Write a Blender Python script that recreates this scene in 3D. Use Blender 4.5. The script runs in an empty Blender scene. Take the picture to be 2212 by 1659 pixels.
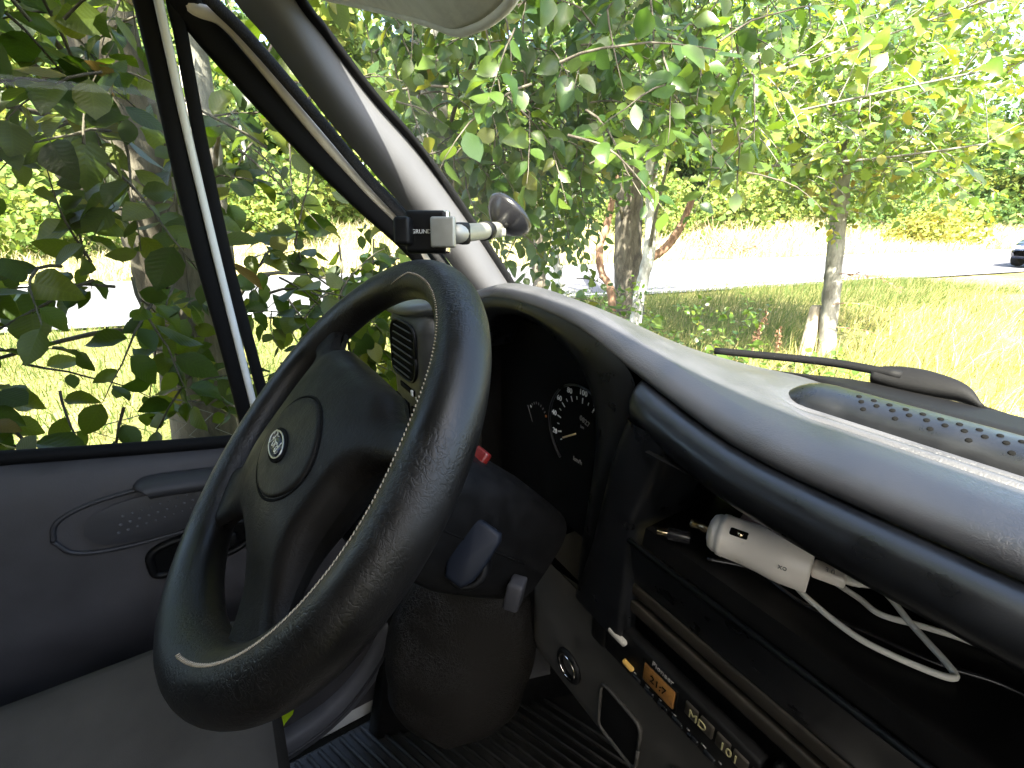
import bpy, math, random
import numpy as np
from mathutils import Vector, Matrix
R = math.radians
random.seed(7); rng = np.random.default_rng(7)
scene = bpy.context.scene
col = scene.collection
# world axes: +X passenger side, +Y the van's forward direction, +Z up; the lens is at the origin, the ground 1.75 m below it
GZ = -1.75

# ------------------------------------------------------------------ camera, sky, sun, exposure
cam_d = bpy.data.cameras.new('camera'); cam = bpy.data.objects.new('camera', cam_d); col.objects.link(cam)
cam_d.sensor_width = 36; cam_d.lens = 36 * 1010 / 2212
cam_d.clip_start = .01; cam_d.clip_end = 2000
cam.rotation_euler = (R(90 - 20), 0, R(58)); scene.camera = cam

SUN_EL, SUN_AZ = R(50), math.atan2(.785, -.62)       # azimuth measured from +Y towards +X
sdir = Vector((math.sin(SUN_AZ) * math.cos(SUN_EL), math.cos(SUN_AZ) * math.cos(SUN_EL), math.sin(SUN_EL)))
w = bpy.data.worlds.new('World'); scene.world = w; w.use_nodes = True
nt = w.node_tree
sky = nt.nodes.new('ShaderNodeTexSky'); sky.sky_type = 'NISHITA'; sky.sun_disc = False
sky.sun_elevation = SUN_EL; sky.sun_rotation = SUN_AZ; sky.altitude = 100; sky.dust_density = 4.0; sky.ozone_density = .5
bg = nt.nodes['Background']; bg.inputs['Strength'].default_value = .15
nt.links.new(sky.outputs[0], bg.inputs[0])
sun_d = bpy.data.lights.new('sun', 'SUN'); sun_d.energy = 5.0; sun_d.angle = R(.53); sun_d.color = (1, .93, .80)
sun = bpy.data.objects.new('sun', sun_d); col.objects.link(sun)
sun.rotation_euler = sdir.to_track_quat('Z', 'Y').to_euler()
vs = scene.view_settings
vs.view_transform = 'Standard'; vs.look = 'None'; vs.exposure = 3.05; vs.gamma = 1; vs.use_curve_mapping = False
scene.cycles.max_bounces = 10; scene.cycles.transparent_max_bounces = 16
scene.cycles.caustics_reflective = False; scene.cycles.caustics_refractive = False
scene.cycles.sample_clamp_indirect = 8
scene.cycles.use_denoising = True

# ------------------------------------------------------------------ materials
MATS = {}
def nodes(m):
    m.use_nodes = True; t = m.node_tree
    return t, t.nodes, t.links, t.nodes['Principled BSDF']
def mat(name, c, rough=.5, spec=.5, metal=0., bump=None, mott=None, coat=0., kind='noise', stretch=None):
    """bump=(scale,strength,dist)  mott=(scale, factor)  plain principled material with grain relief and slight colour mottling"""
    m = bpy.data.materials.new(name); t, N, L, b = nodes(m); MATS[name] = m
    b.inputs['Base Color'].default_value = (*c, 1); b.inputs['Roughness'].default_value = rough
    b.inputs['Specular IOR Level'].default_value = spec; b.inputs['Metallic'].default_value = metal
    b.inputs['Coat Weight'].default_value = coat
    if bump or mott:
        tc = N.new('ShaderNodeTexCoord'); src = tc.outputs['Object']
        if stretch:
            mp = N.new('ShaderNodeMapping'); mp.inputs['Scale'].default_value = stretch; L.new(src, mp.inputs[0]); src = mp.outputs[0]
    if bump:
        if kind == 'noise':
            n = N.new('ShaderNodeTexNoise'); n.inputs['Scale'].default_value = bump[0]; n.inputs['Detail'].default_value = 4; out = n.outputs['Fac']
        else:
            n = N.new('ShaderNodeTexNoise'); n.inputs['Scale'].default_value = bump[0]; n.inputs['Detail'].default_value = 3; n.inputs['Distortion'].default_value = .6; L.new(src, n.inputs['Vector'])
            ab = N.new('ShaderNodeMath'); ab.operation = 'SUBTRACT'; ab.inputs[1].default_value = .5; L.new(n.outputs['Fac'], ab.inputs[0])
            ac = N.new('ShaderNodeMath'); ac.operation = 'ABSOLUTE'; L.new(ab.outputs[0], ac.inputs[0])
            mr = N.new('ShaderNodeMapRange'); mr.inputs['From Max'].default_value = .09; L.new(ac.outputs[0], mr.inputs['Value'])
            n2 = N.new('ShaderNodeTexNoise'); n2.inputs['Scale'].default_value = bump[0] * .22; n2.inputs['Detail'].default_value = 4; L.new(src, n2.inputs['Vector'])
            ma = N.new('ShaderNodeMath'); ma.operation = 'MULTIPLY_ADD'; ma.inputs[1].default_value = 1.6
            L.new(n2.outputs['Fac'], ma.inputs[0]); L.new(mr.outputs[0], ma.inputs[2]); out = ma.outputs[0]
        if kind == 'noise': L.new(src, n.inputs['Vector'])
        bp = N.new('ShaderNodeBump'); bp.inputs['Strength'].default_value = bump[1]; bp.inputs['Distance'].default_value = bump[2]
        L.new(out, bp.inputs['Height']); L.new(bp.outputs[0], b.inputs['Normal'])
        if kind == 'leather':
            nz = N.new('ShaderNodeTexNoise'); nz.inputs['Scale'].default_value = 14; nz.inputs['Detail'].default_value = 3; L.new(src, nz.inputs['Vector'])
            mz = N.new('ShaderNodeMapRange'); mz.inputs['From Min'].default_value = .38; mz.inputs['From Max'].default_value = .68; mz.inputs['To Min'].default_value = bump[1] * .25; mz.inputs['To Max'].default_value = bump[1] * 1.7
            L.new(nz.outputs['Fac'], mz.inputs['Value']); L.new(mz.outputs[0], bp.inputs['Strength'])
    if mott:
        n = N.new('ShaderNodeTexNoise'); n.inputs['Scale'].default_value = mott[0]; n.inputs['Detail'].default_value = 6; L.new(src, n.inputs['Vector'])
        mr = N.new('ShaderNodeMapRange'); mr.inputs['From Min'].default_value = .3; mr.inputs['From Max'].default_value = .7
        mr.inputs['To Min'].default_value = 1 - mott[1]; mr.inputs['To Max'].default_value = 1 + mott[1]; L.new(n.outputs['Fac'], mr.inputs['Value'])
        mx = N.new('ShaderNodeVectorMath'); mx.operation = 'SCALE'; mx.inputs[0].default_value = c; L.new(mr.outputs[0], mx.inputs['Scale'])
        L.new(mx.outputs[0], b.inputs['Base Color'])
        mr2 = N.new('ShaderNodeMapRange'); mr2.inputs['From Min'].default_value = .3; mr2.inputs['From Max'].default_value = .7
        mr2.inputs['To Min'].default_value = max(.05, rough - .08); mr2.inputs['To Max'].default_value = min(1, rough + .1)
        L.new(n.outputs['Fac'], mr2.inputs['Value']); L.new(mr2.outputs[0], b.inputs['Roughness'])
    return m
mat('pad', (.052, .052, .057), .40, .6, bump=(300, .24, .0005), mott=(26, .2), kind='leather')
mat('pillar', (.100, .100, .108), .66, .35, bump=(900, .15, .0004), mott=(18, .06))
mat('fascia', (.0055, .006, .0075), .33, .5, bump=(700, .2, .0003), mott=(40, .25))
mat('black', (.0036, .0036, .0038), .5, .22, bump=(500, .15, .0004), mott=(60, .2))
mat('void', (.003, .003, .003), .9, .1)
mat('rubber', (.005, .005, .0055), .65, .12, bump=(300, .2, .0005))
mat('leather', (.0055, .0047, .0041), .40, .4, bump=(210, .30, .0007), mott=(22, .3), kind='leather')
mat('hub', (.0055, .0045, .0036), .5, .16, bump=(200, .25, .0006), mott=(40, .2), kind='leather')
mat('thread', (.42, .36, .27), .8, .2)
mat('chrome', (.75, .72, .68), .12, .5, 1.)
mat('silver', (.30, .295, .26), .38, .5, .35, mott=(120, .05))
mat('emblem', (.012, .014, .03), .2, .5)
mat('emblem_silver', (.62, .6, .52), .3, .5, .8)
mat('doorskin', (.048, .045, .047), .58, .4, bump=(420, .35, .0005), mott=(18, .18))
mat('doorgrip', (.030, .030, .034), .5, .4, bump=(600, .2, .0004))
mat('white_paint', (.72, .73, .70), .3, .5, coat=.3)
mat('cream_paint', (.62, .56, .46), .4, .5, mott=(40, .1))
mat('weave', (.030, .030, .032), .8, .2, bump=(700, .8, .001), mott=(700, .7))
mat('liner', (.36, .36, .34), .9, .1, bump=(300, .3, .001), mott=(50, .05))
mat('wall_fill', (.22, .175, .13), .95, .1, mott=(6, .1))  # beige given to the unseen rear wall to throw warm fill light forward
mat('visor', (.74, .74, .70), .75, .2, bump=(230, .5, .0009), mott=(70, .08))
mat('seat', (.075, .066, .056), .95, .1, bump=(900, .5, .0008), mott=(14, .16))
mat('lower', (.042, .039, .034), .55, .4, bump=(900, .2, .0004), mott=(25, .1))
mat('carpet', (.008, .008, .0075), .95, .1, bump=(500, .6, .001), mott=(60, .3))
mat('mat_rubber', (.010, .0095, .009), .5, .4, bump=(300, .3, .0005), mott=(60, .3))
mat('bolster', (.008, .007, .006), .42, .4, bump=(200, .5, .001), mott=(12, .15), kind='leather')
mat('white_plastic', (.84, .78, .71), .33, .5, mott=(40, .03))
mat('cable_white', (.72, .70, .64), .5, .4)
mat('cable_black', (.012, .012, .014), .25, .5)
mat('brass', (.62, .5, .33), .2, .5, 1.)
mat('grey_print', (.22, .21, .2), .6, .3)
mat('print', (.72, .72, .70), .6, .2)
mat('red', (.13, .008, .006), .4, .5)
mat('orange', (.55, .15, .03), .5, .3)
mat('needle', (.55, .38, .20), .5, .3)
mat('amber', (.24, .11, .028), .35, .5, mott=(300, .25))
mat('button_grey', (.40, .38, .34), .4, .5)
mat('button_amber', (.55, .33, .08), .4, .5)
mat('print_dim', (.34, .31, .16), .6, .3)
mat('ledge', (.105, .105, .115), .5, .4, bump=(700, .2, .0004), mott=(30, .12))
mat('pod', (.026, .026, .023), .5, .4, bump=(700, .2, .0004), mott=(40, .2))
mat('trim_brown', (.030, .025, .019), .5, .4, mott=(60, .2))
mat('hivis', (.52, .75, .02), .8, .2, mott=(200, .1))
mat('key', (.007, .009, .014), .45, .15)
mat('tyre', (.015, .015, .016), .8, .2)
mat('car_paint', (.014, .020, .045), .25, .5, coat=.6)
mat('car_glass', (.02, .025, .03), .08, .6)
mat('lamp_glass', (.8, .8, .82), .1, .6)
mat('wood_post', (.30, .25, .19), .85, .2, bump=(60, .6, .006), mott=(25, .35), stretch=(1, 1, .15))
mat('wire', (.22, .23, .22), .6, .4, .2)
mat('asphalt', (.105, .103, .112), .9, .25, bump=(90, .5, .004), mott=(3, .15))
mat('line_paint', (.75, .75, .72), .7, .3, mott=(8, .1))

def bark(name, c, c2, scale):
    m = bpy.data.materials.new(name); t, N, L, b = nodes(m); MATS[name] = m
    tc = N.new('ShaderNodeTexCoord'); mp = N.new('ShaderNodeMapping'); mp.inputs['Scale'].default_value = (1, 1, .35); L.new(tc.outputs['Object'], mp.inputs[0])
    n = N.new('ShaderNodeTexNoise'); n.inputs['Scale'].default_value = scale; n.inputs['Detail'].default_value = 8; n.inputs['Roughness'].default_value = .65; L.new(mp.outputs[0], n.inputs['Vector'])
    cr = N.new('ShaderNodeValToRGB'); cr.color_ramp.elements[0].position = .38; cr.color_ramp.elements[1].position = .62
    cr.color_ramp.elements[0].color = (*c, 1); cr.color_ramp.elements[1].color = (*c2, 1); L.new(n.outputs['Fac'], cr.inputs[0]); L.new(cr.outputs[0], b.inputs['Base Color'])
    b.inputs['Roughness'].default_value = .85; b.inputs['Specular IOR Level'].default_value = .2
    bp = N.new('ShaderNodeBump'); bp.inputs['Strength'].default_value = .8; bp.inputs['Distance'].default_value = .02; L.new(n.outputs['Fac'], bp.inputs['Height']); L.new(bp.outputs[0], b.inputs['Normal'])
bark('bark_grey', (.10, .095, .08), (.24, .23, .20), 14)
bark('bark_dark', (.05, .042, .033), (.13, .115, .09), 16)
bark('bark_pale', (.22, .21, .19), (.48, .47, .44), 10)
bark('bark_red', (.12, .065, .04), (.24, .15, .10), 22)
bark('twig_dry', (.22, .14, .09), (.36, .25, .17), 30)

def leafmat(name, stops, trans=.42, rough=.38, spec=.45, vein=False):
    m = bpy.data.materials.new(name); t, N, L, b = nodes(m); MATS[name] = m
    g = N.new('ShaderNodeNewGeometry'); oi = N.new('ShaderNodeObjectInfo')
    ad = N.new('ShaderNodeMath'); ad.operation = 'ADD'; L.new(g.outputs['Random Per Island'], ad.inputs[0]); L.new(oi.outputs['Random'], ad.inputs[1])
    fr = N.new('ShaderNodeMath'); fr.operation = 'FRACT'; L.new(ad.outputs[0], fr.inputs[0])
    cr = N.new('ShaderNodeValToRGB'); e = cr.color_ramp.elements
    while len(e) < len(stops): e.new(.5)
    for k, (p, c) in enumerate(stops): e[k].position = p; e[k].color = (*c, 1)
    L.new(fr.outputs[0], cr.inputs[0])
    tc = N.new('ShaderNodeTexCoord'); n = N.new('ShaderNodeTexNoise'); n.inputs['Scale'].default_value = 60; L.new(tc.outputs['Object'], n.inputs['Vector'])
    mr = N.new('ShaderNodeMapRange'); mr.inputs['To Min'].default_value = .75; mr.inputs['To Max'].default_value = 1.25; L.new(n.outputs['Fac'], mr.inputs['Value'])
    sc = N.new('ShaderNodeVectorMath'); sc.operation = 'SCALE'; L.new(cr.outputs[0], sc.inputs[0]); L.new(mr.outputs[0], sc.inputs['Scale'])
    if vein:      # midrib and side veins in the leaf's own coordinates
        sp = N.new('ShaderNodeSeparateXYZ'); L.new(tc.outputs['Object'], sp.inputs[0])
        ax_ = N.new('ShaderNodeMath'); ax_.operation = 'ABSOLUTE'; L.new(sp.outputs[0], ax_.inputs[0])
        m1 = N.new('ShaderNodeMath'); m1.operation = 'MULTIPLY_ADD'; m1.inputs[1].default_value = -.75; L.new(ax_.outputs[0], m1.inputs[0]); L.new(sp.outputs[1], m1.inputs[2])
        m2 = N.new('ShaderNodeMath'); m2.operation = 'MULTIPLY'; m2.inputs[1].default_value = 9.5; L.new(m1.outputs[0], m2.inputs[0])
        m3 = N.new('ShaderNodeMath'); m3.operation = 'PINGPONG'; m3.inputs[1].default_value = .5; L.new(m2.outputs[0], m3.inputs[0])
        m4 = N.new('ShaderNodeMath'); m4.operation = 'MULTIPLY'; m4.inputs[1].default_value = 7; L.new(ax_.outputs[0], m4.inputs[0])
        m5 = N.new('ShaderNodeMath'); m5.operation = 'MINIMUM'; L.new(m3.outputs[0], m5.inputs[0]); L.new(m4.outputs[0], m5.inputs[1])
        mv_ = N.new('ShaderNodeMapRange'); mv_.inputs['From Max'].default_value = .22; mv_.inputs['To Min'].default_value = 1.14; mv_.inputs['To Max'].default_value = .99; L.new(m5.outputs[0], mv_.inputs['Value'])
        sc2 = N.new('ShaderNodeVectorMath'); sc2.operation = 'SCALE'; L.new(sc.outputs[0], sc2.inputs[0]); L.new(mv_.outputs[0], sc2.inputs['Scale']); sc = sc2
        bv = N.new('ShaderNodeBump'); bv.inputs['Strength'].default_value = .08; bv.inputs['Distance'].default_value = .03; L.new(m5.outputs[0], bv.inputs['Height']); L.new(bv.outputs[0], b.inputs['Normal'])
    L.new(sc.outputs[0], b.inputs['Base Color']); b.inputs['Roughness'].default_value = rough; b.inputs['Specular IOR Level'].default_value = spec
    tr = N.new('ShaderNodeBsdfTranslucent'); hs = N.new('ShaderNodeHueSaturation'); hs.inputs['Hue'].default_value = .485; hs.inputs['Saturation'].default_value = 1.1; hs.inputs['Value'].default_value = 2.1
    L.new(sc.outputs[0], hs.inputs['Color']); L.new(hs.outputs[0], tr.inputs['Color'])
    mx = N.new('ShaderNodeMixShader'); mx.inputs[0].default_value = trans; L.new(b.outputs[0], mx.inputs[1]); L.new(tr.outputs[0], mx.inputs[2])
    L.new(mx.outputs[0], N['Material Output'].inputs['Surface'])
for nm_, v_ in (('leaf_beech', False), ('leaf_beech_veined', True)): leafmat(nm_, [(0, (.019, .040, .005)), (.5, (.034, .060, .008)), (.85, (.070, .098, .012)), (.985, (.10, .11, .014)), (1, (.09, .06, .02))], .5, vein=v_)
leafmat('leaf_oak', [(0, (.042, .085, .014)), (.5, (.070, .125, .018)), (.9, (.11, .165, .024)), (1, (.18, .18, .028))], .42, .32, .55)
leafmat('leaf_shaded', [(0, (.024, .056, .010)), (.5, (.042, .082, .013)), (.9, (.075, .12, .018)), (1, (.12, .13, .02))], .38, .34, .5)  # leaf greens darkened to stand in for shade
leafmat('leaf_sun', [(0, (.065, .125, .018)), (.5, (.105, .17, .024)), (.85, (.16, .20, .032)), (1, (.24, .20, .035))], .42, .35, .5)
leafmat('leaf_far', [(0, (.06, .105, .022)), (.5, (.10, .145, .03)), (1, (.17, .18, .045))], .3, .6, .2)
leafmat('leaf_far_dark', [(0, (.035, .075, .02)), (.6, (.06, .11, .028)), (1, (.10, .14, .035))], .3, .6, .2)
leafmat('leaf_yellow', [(0, (.13, .16, .03)), (.6, (.19, .20, .04)), (1, (.25, .21, .05))], .3, .6, .2)
leafmat('leaf_brown', [(0, (.09, .05, .03)), (1, (.20, .12, .07))], .25, .7, .2)
leafmat('grass_green', [(0, (.05, .088, .02)), (.5, (.095, .13, .035)), (1, (.24, .21, .09))], .3, .6, .2)
leafmat('grass_dry', [(0, (.16, .18, .04)), (.4, (.34, .30, .10)), (1, (.48, .39, .19))], .25, .7, .2)
leafmat('grass_bleached', [(0, (.22, .23, .09)), (.4, (.44, .39, .22)), (1, (.56, .49, .33))], .25, .7, .2)
leafmat('straw', [(0, (.16, .12, .07)), (1, (.38, .31, .2))], .15, .8, .1)

def glass(name, tint, refl=.06, graze=.9, dust=0):
    m = bpy.data.materials.new(name); m.use_nodes = True; N = m.node_tree.nodes; L = m.node_tree.links; MATS[name] = m
    N.remove(N['Principled BSDF'])
    tr = N.new('ShaderNodeBsdfTransparent'); tr.inputs[0].default_value = (*tint, 1)
    gl = N.new('ShaderNodeBsdfGlossy'); gl.inputs['Roughness'].default_value = .02
    lw = N.new('ShaderNodeLayerWeight'); lw.inputs['Blend'].default_value = .5
    pw = N.new('ShaderNodeMath'); pw.operation = 'POWER'; pw.inputs[1].default_value = 5; L.new(lw.outputs['Facing'], pw.inputs[0])
    fr = N.new('ShaderNodeMath'); fr.operation = 'MULTIPLY_ADD'; fr.inputs[1].default_value = graze; fr.inputs[2].default_value = refl; L.new(pw.outputs[0], fr.inputs[0])
    mx = N.new('ShaderNodeMixShader'); L.new(fr.outputs[0], mx.inputs[0]); L.new(tr.outputs[0], mx.inputs[1]); L.new(gl.outputs[0], mx.inputs[2])
    if dust:
        tc = N.new('ShaderNodeTexCoord'); nz = N.new('ShaderNodeTexNoise'); nz.inputs['Scale'].default_value = 5; nz.inputs['Detail'].default_value = 7; nz.inputs['Roughness'].default_value = .7; L.new(tc.outputs['Object'], nz.inputs['Vector'])
        mr = N.new('ShaderNodeMapRange'); mr.inputs['From Min'].default_value = .4; mr.inputs['From Max'].default_value = .75; mr.inputs['To Min'].default_value = dust * .3; mr.inputs['To Max'].default_value = dust; L.new(nz.outputs['Fac'], mr.inputs['Value'])
        df = N.new('ShaderNodeBsdfTranslucent'); df.inputs[0].default_value = (.8, .78, .72, 1)
        m2 = N.new('ShaderNodeMixShader'); L.new(mr.outputs[0], m2.inputs[0]); L.new(mx.outputs[0], m2.inputs[1]); L.new(df.outputs[0], m2.inputs[2]); mx = m2
    L.new(mx.outputs[0], N['Material Output'].inputs['Surface'])
glass('glass_screen', (.93, .96, .93), .012, .45, .005); glass('glass_door', (.88, .93, .88), .010, .9, .004); glass('glass_dimmed', (.26, .27, .26), .05); glass('lens', (.97, .97, .97), .0004, .006)  # passenger window tint added to dim light from the unseen side

def groundmat():
    m = bpy.data.materials.new('soil'); t, N, L, b = nodes(m); MATS['soil'] = m
    tc = N.new('ShaderNodeTexCoord'); n = N.new('ShaderNodeTexNoise'); n.inputs['Scale'].default_value = .35; n.inputs['Detail'].default_value = 10; n.inputs['Roughness'].default_value = .7
    L.new(tc.outputs['Object'], n.inputs['Vector'])
    cr = N.new('ShaderNodeValToRGB'); e = cr.color_ramp.elements; e.new(.5)
    for k, (p, c) in enumerate([(.3, (.07, .095, .025)), (.5, (.16, .15, .055)), (.7, (.30, .235, .12))]): e[k].position = p; e[k].color = (*c, 1)
    L.new(n.outputs['Fac'], cr.inputs[0]); L.new(cr.outputs[0], b.inputs['Base Color']); b.inputs['Roughness'].default_value = .95; b.inputs['Specular IOR Level'].default_value = .1
    n2 = N.new('ShaderNodeTexNoise'); n2.inputs['Scale'].default_value = 14; n2.inputs['Detail'].default_value = 6; L.new(tc.outputs['Object'], n2.inputs['Vector'])
    bp = N.new('ShaderNodeBump'); bp.inputs['Strength'].default_value = .8; bp.inputs['Distance'].default_value = .08; L.new(n2.outputs['Fac'], bp.inputs['Height']); L.new(bp.outputs[0], b.inputs['Normal'])
groundmat()

# ------------------------------------------------------------------ mesh helpers
def mesh_raw(name, verts, faces, smooth=True):
    me = bpy.data.meshes.new(name); me.from_pydata([tuple(map(float, v)) for v in verts], [], [tuple(int(i) for i in f) for f in faces])
    if smooth: me.polygons.foreach_set('use_smooth', [True] * len(me.polygons))
    me.update(); return me
def mesh_np(name, V, F, smooth=True):
    """V (n,3), F (m,k) all faces with k corners"""
    me = bpy.data.meshes.new(name); V = np.asarray(V, np.float32); F = np.asarray(F, np.int32); k = F.shape[1]
    me.vertices.add(len(V)); me.vertices.foreach_set('co', V.ravel())
    me.loops.add(F.size); me.loops.foreach_set('vertex_index', F.ravel())
    me.polygons.add(len(F)); me.polygons.foreach_set('loop_start', np.arange(0, F.size, k, dtype=np.int32))
    try: me.polygons.foreach_set('loop_total', np.full(len(F), k, np.int32))
    except Exception: pass
    if smooth: me.polygons.foreach_set('use_smooth', np.ones(len(F), bool))
    me.update(calc_edges=True); me.validate(); return me
def link(name, me, m, parent=None, kind=None):
    o = bpy.data.objects.new(name, me); col.objects.link(o)
    if m is not None and me is not None and len(me.materials) == 0: me.materials.append(MATS[m])
    if parent is not None: o.parent = parent
    if kind: o['kind'] = kind
    return o
def obj(name, vf, m, parent=None, smooth=True, kind=None):
    return link(name, mesh_raw(name, vf[0], vf[1], smooth), m, parent, kind)
def tag(o, label, cat, group=None):
    o['label'] = label; o['category'] = cat
    if group: o['group'] = group
    return o
def thing(name, label, cat, group=None):
    o = bpy.data.objects.new(name, None); o.empty_display_size = .05; col.objects.link(o)
    return tag(o, label, cat, group)
def merge(*vfs):
    V = []; F = []
    for v, f in vfs:
        b = len(V); V += [tuple(p) for p in v]; F += [tuple(i + b for i in q) for q in f]
    return V, F
def smoothpath(pts, n=8):
    """Catmull-Rom through the points"""
    P = [np.array(p, float) for p in pts]; Q = [2 * P[0] - P[1]] + P + [2 * P[-1] - P[-2]]; out = []
    for i in range(1, len(Q) - 2):
        for k in range(n):
            t = k / n; a, b, c, d = Q[i - 1], Q[i], Q[i + 1], Q[i + 2]
            out.append(.5 * (2 * b + (c - a) * t + (2 * a - 5 * b + 4 * c - d) * t * t + (3 * b - a - 3 * c + d) * t ** 3))
    out.append(P[-1]); return out
def grid(rows, closed=False):
    """rows of equal length -> quads; closed joins each row's end to its start"""
    V = [p for r in rows for p in r]; n = len(rows[0]); F = []
    for i in range(len(rows) - 1):
        for j in range(n if closed else n - 1):
            j2 = (j + 1) % n; F.append((i * n + j, i * n + j2, (i + 1) * n + j2, (i + 1) * n + j))
    return V, F
def sweep(path, w, t=None, up=(1, 0, 0), n=12, cap=True, power=2.0):
    """superelliptic section swept along a path: half width w (across, in the plane normal to up), half thickness t (along up)"""
    P = [np.array(p, float) for p in path]; rows = []; m = len(P); up = np.array(up, float)
    for i in range(m):
        d = P[min(i + 1, m - 1)] - P[max(i - 1, 0)]; d /= np.linalg.norm(d) + 1e-12
        a = np.cross(up, d); la = np.linalg.norm(a)
        a = a / la if la > 1e-6 else np.cross((0, 1, .1), d)
        b = np.cross(d, a)
        ww = w(i / (m - 1)) if callable(w) else w; tt = (t(i / (m - 1)) if callable(t) else t) if t is not None else ww
        r = []
        for k in range(n):
            th = 2 * math.pi * k / n; c, s = math.cos(th), math.sin(th)
            c = math.copysign(abs(c) ** (2 / power), c); s = math.copysign(abs(s) ** (2 / power), s)
            r.append(P[i] + a * ww * c + b * tt * s)
        rows.append(r)
    V, F = grid(rows, True)
    if cap: F.append(tuple(range(n))[::-1]); F.append(tuple(range((m - 1) * n, m * n)))
    return V, F
def tube(path, r, n=8, cap=True): return sweep(path, r, None, (.31, .17, .93), n, cap)
def box(c, h, bev=0., ax=None, seg=2):
    """box centred at c with half sizes h, rounded edges; ax = 3 axes"""
    ax = [np.array(a, float) for a in (ax or ((1, 0, 0), (0, 1, 0), (0, 0, 1)))]; c = np.array(c, float)
    bev = min(bev, *[x * .98 for x in h])
    if bev <= 0:
        V = [c + sx * h[0] * ax[0] + sy * h[1] * ax[1] + sz * h[2] * ax[2] for sz in (-1, 1) for sy in (-1, 1) for sx in (-1, 1)]
        return V, [(0, 2, 3, 1), (4, 5, 7, 6), (0, 1, 5, 4), (2, 6, 7, 3), (0, 4, 6, 2), (1, 3, 7, 5)]
    rows = []; ns = seg * 4
    for iz in range(2 * (seg + 1)):
        top = iz > seg; ph = -math.pi / 2 + (iz - (1 if top else 0)) * math.pi / 2 / seg
        rr = math.cos(ph) * bev; zz = (1 if top else -1) * (h[2] - bev) + math.sin(ph) * bev; r = []
        for q, (sx, sy) in enumerate(((1, 1), (-1, 1), (-1, -1), (1, -1))):
            for k in range(seg + 1):
                th = q * math.pi / 2 + k * math.pi / 2 / seg
                r.append(c + ax[0] * (sx * (h[0] - bev) + math.cos(th) * rr) + ax[1] * (sy * (h[1] - bev) + math.sin(th) * rr) + ax[2] * zz)
        rows.append(r)
    V, F = grid(rows, True); n = len(rows[0]); F.append(tuple(range(n))[::-1]); F.append(tuple(range(len(V) - n, len(V))))
    return V, F
def prism(pts, d, closed=True):
    """solid from a planar outline (3-D points) extruded by vector d"""
    n = len(pts); V = [np.array(p, float) for p in pts] + [np.array(p, float) + np.array(d, float) for p in pts]
    F = [tuple(range(n))[::-1], tuple(range(n, 2 * n))] + [(i, (i + 1) % n, n + (i + 1) % n, n + i) for i in range(n)]
    return V, F
def revolve(prof, c, axis, n=32, ref=None):
    """prof = [(along, radius)]"""
    a = np.array(axis, float); a /= np.linalg.norm(a); c = np.array(c, float)
    e = np.cross(a, (0, 0, 1) if abs(a[2]) < .9 else (1, 0, 0)); e /= np.linalg.norm(e); f = np.cross(a, e)
    rows = [[c + a * s + (e * math.cos(2 * math.pi * k / n) + f * math.sin(2 * math.pi * k / n)) * max(r, 1e-5) for k in range(n)] for s, r in prof]
    return grid(rows, True)
def ring(c, axis, rad, r, n=40, m=8):
    return revolve([(r * math.sin(2 * math.pi * k / m), rad + r * math.cos(2 * math.pi * k / m)) for k in range(m + 1)], c, axis, n)
def text_vf(s, size, o, ux, uy, depth=.0004):
    cu = bpy.data.curves.new('t', 'FONT'); cu.body = s; cu.size = size; cu.extrude = depth; cu.align_x = 'CENTER'; cu.align_y = 'CENTER'; cu.resolution_u = 3
    to = bpy.data.objects.new('t', cu); col.objects.link(to); dg = bpy.context.evaluated_depsgraph_get(); me = bpy.data.meshes.new_from_object(to.evaluated_get(dg))
    o = np.array(o, float); ux = np.array(ux, float); uy = np.array(uy, float); ux /= np.linalg.norm(ux); uy /= np.linalg.norm(uy); uz = np.cross(ux, uy)
    V = [o + ux * v.co.x + uy * v.co.y + uz * v.co.z for v in me.vertices]; F = [tuple(p.vertices) for p in me.polygons]
    bpy.data.objects.remove(to); bpy.data.curves.remove(cu); bpy.data.meshes.remove(me)
    return V, F
def interp(tab, x):
    xs = [t[0] for t in tab]; return [float(np.interp(x, xs, [t[k] for t in tab])) for k in range(1, len(tab[0]))]

# ================================================================== SETTING: ground, road
RD = np.array([.23, .973]); RN = np.array([-.973, .23])          # road direction and the normal pointing away from the van
def road_d(x, y): return (x + 9.1) * RN[0] + (y - 1.0) * RN[1]      # distance beyond the near road edge
RW = 6.4
def gz(x, y):
    d = road_d(x, y) - RW
    s = np.clip((d - .6) / 17, 0, 1); s = s * s * (3 - 2 * s)
    h = s * (1.15 + .25 * np.sin(x * .21 + y * .13)) + np.clip(d - 22, 0, 60) * .07
    side = np.where((d > -RW - .1) & (d < .5), 0, .035 * np.sin(x * 1.7) * np.sin(y * 1.3 + 1))
    verge = np.clip((-d - RW - .2) / 1.5, 0, 1) * .10 * np.clip(1 + np.sin(x * .9 + y * .5), 0, 2)
    return GZ + h + side + verge * (y > 3.0)
ax1 = np.concatenate([-np.geomspace(260, 22, 26), np.linspace(-21, 12, 100), np.geomspace(13, 260, 20)])
ay1 = np.concatenate([-np.geomspace(260, 13, 20), np.linspace(-12, 32, 120), np.geomspace(33, 300, 26)])
GX, GY = np.meshgrid(ax1, ay1, indexing='ij'); GZZ = gz(GX, GY)
nx, ny = GX.shape; idx = np.arange(nx * ny).reshape(nx, ny)
o = link('ground', mesh_np('ground', np.stack([GX, GY, GZZ], -1).reshape(-1, 3), np.stack([idx[:-1, :-1], idx[1:, :-1], idx[1:, 1:], idx[:-1, 1:]], -1).reshape(-1, 4)), 'soil', kind='structure')
def road_pt(s, d, z): return (-9.1 + RD[0] * s + RN[0] * d, 1.0 + RD[1] * s + RN[1] * d, z)
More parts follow.
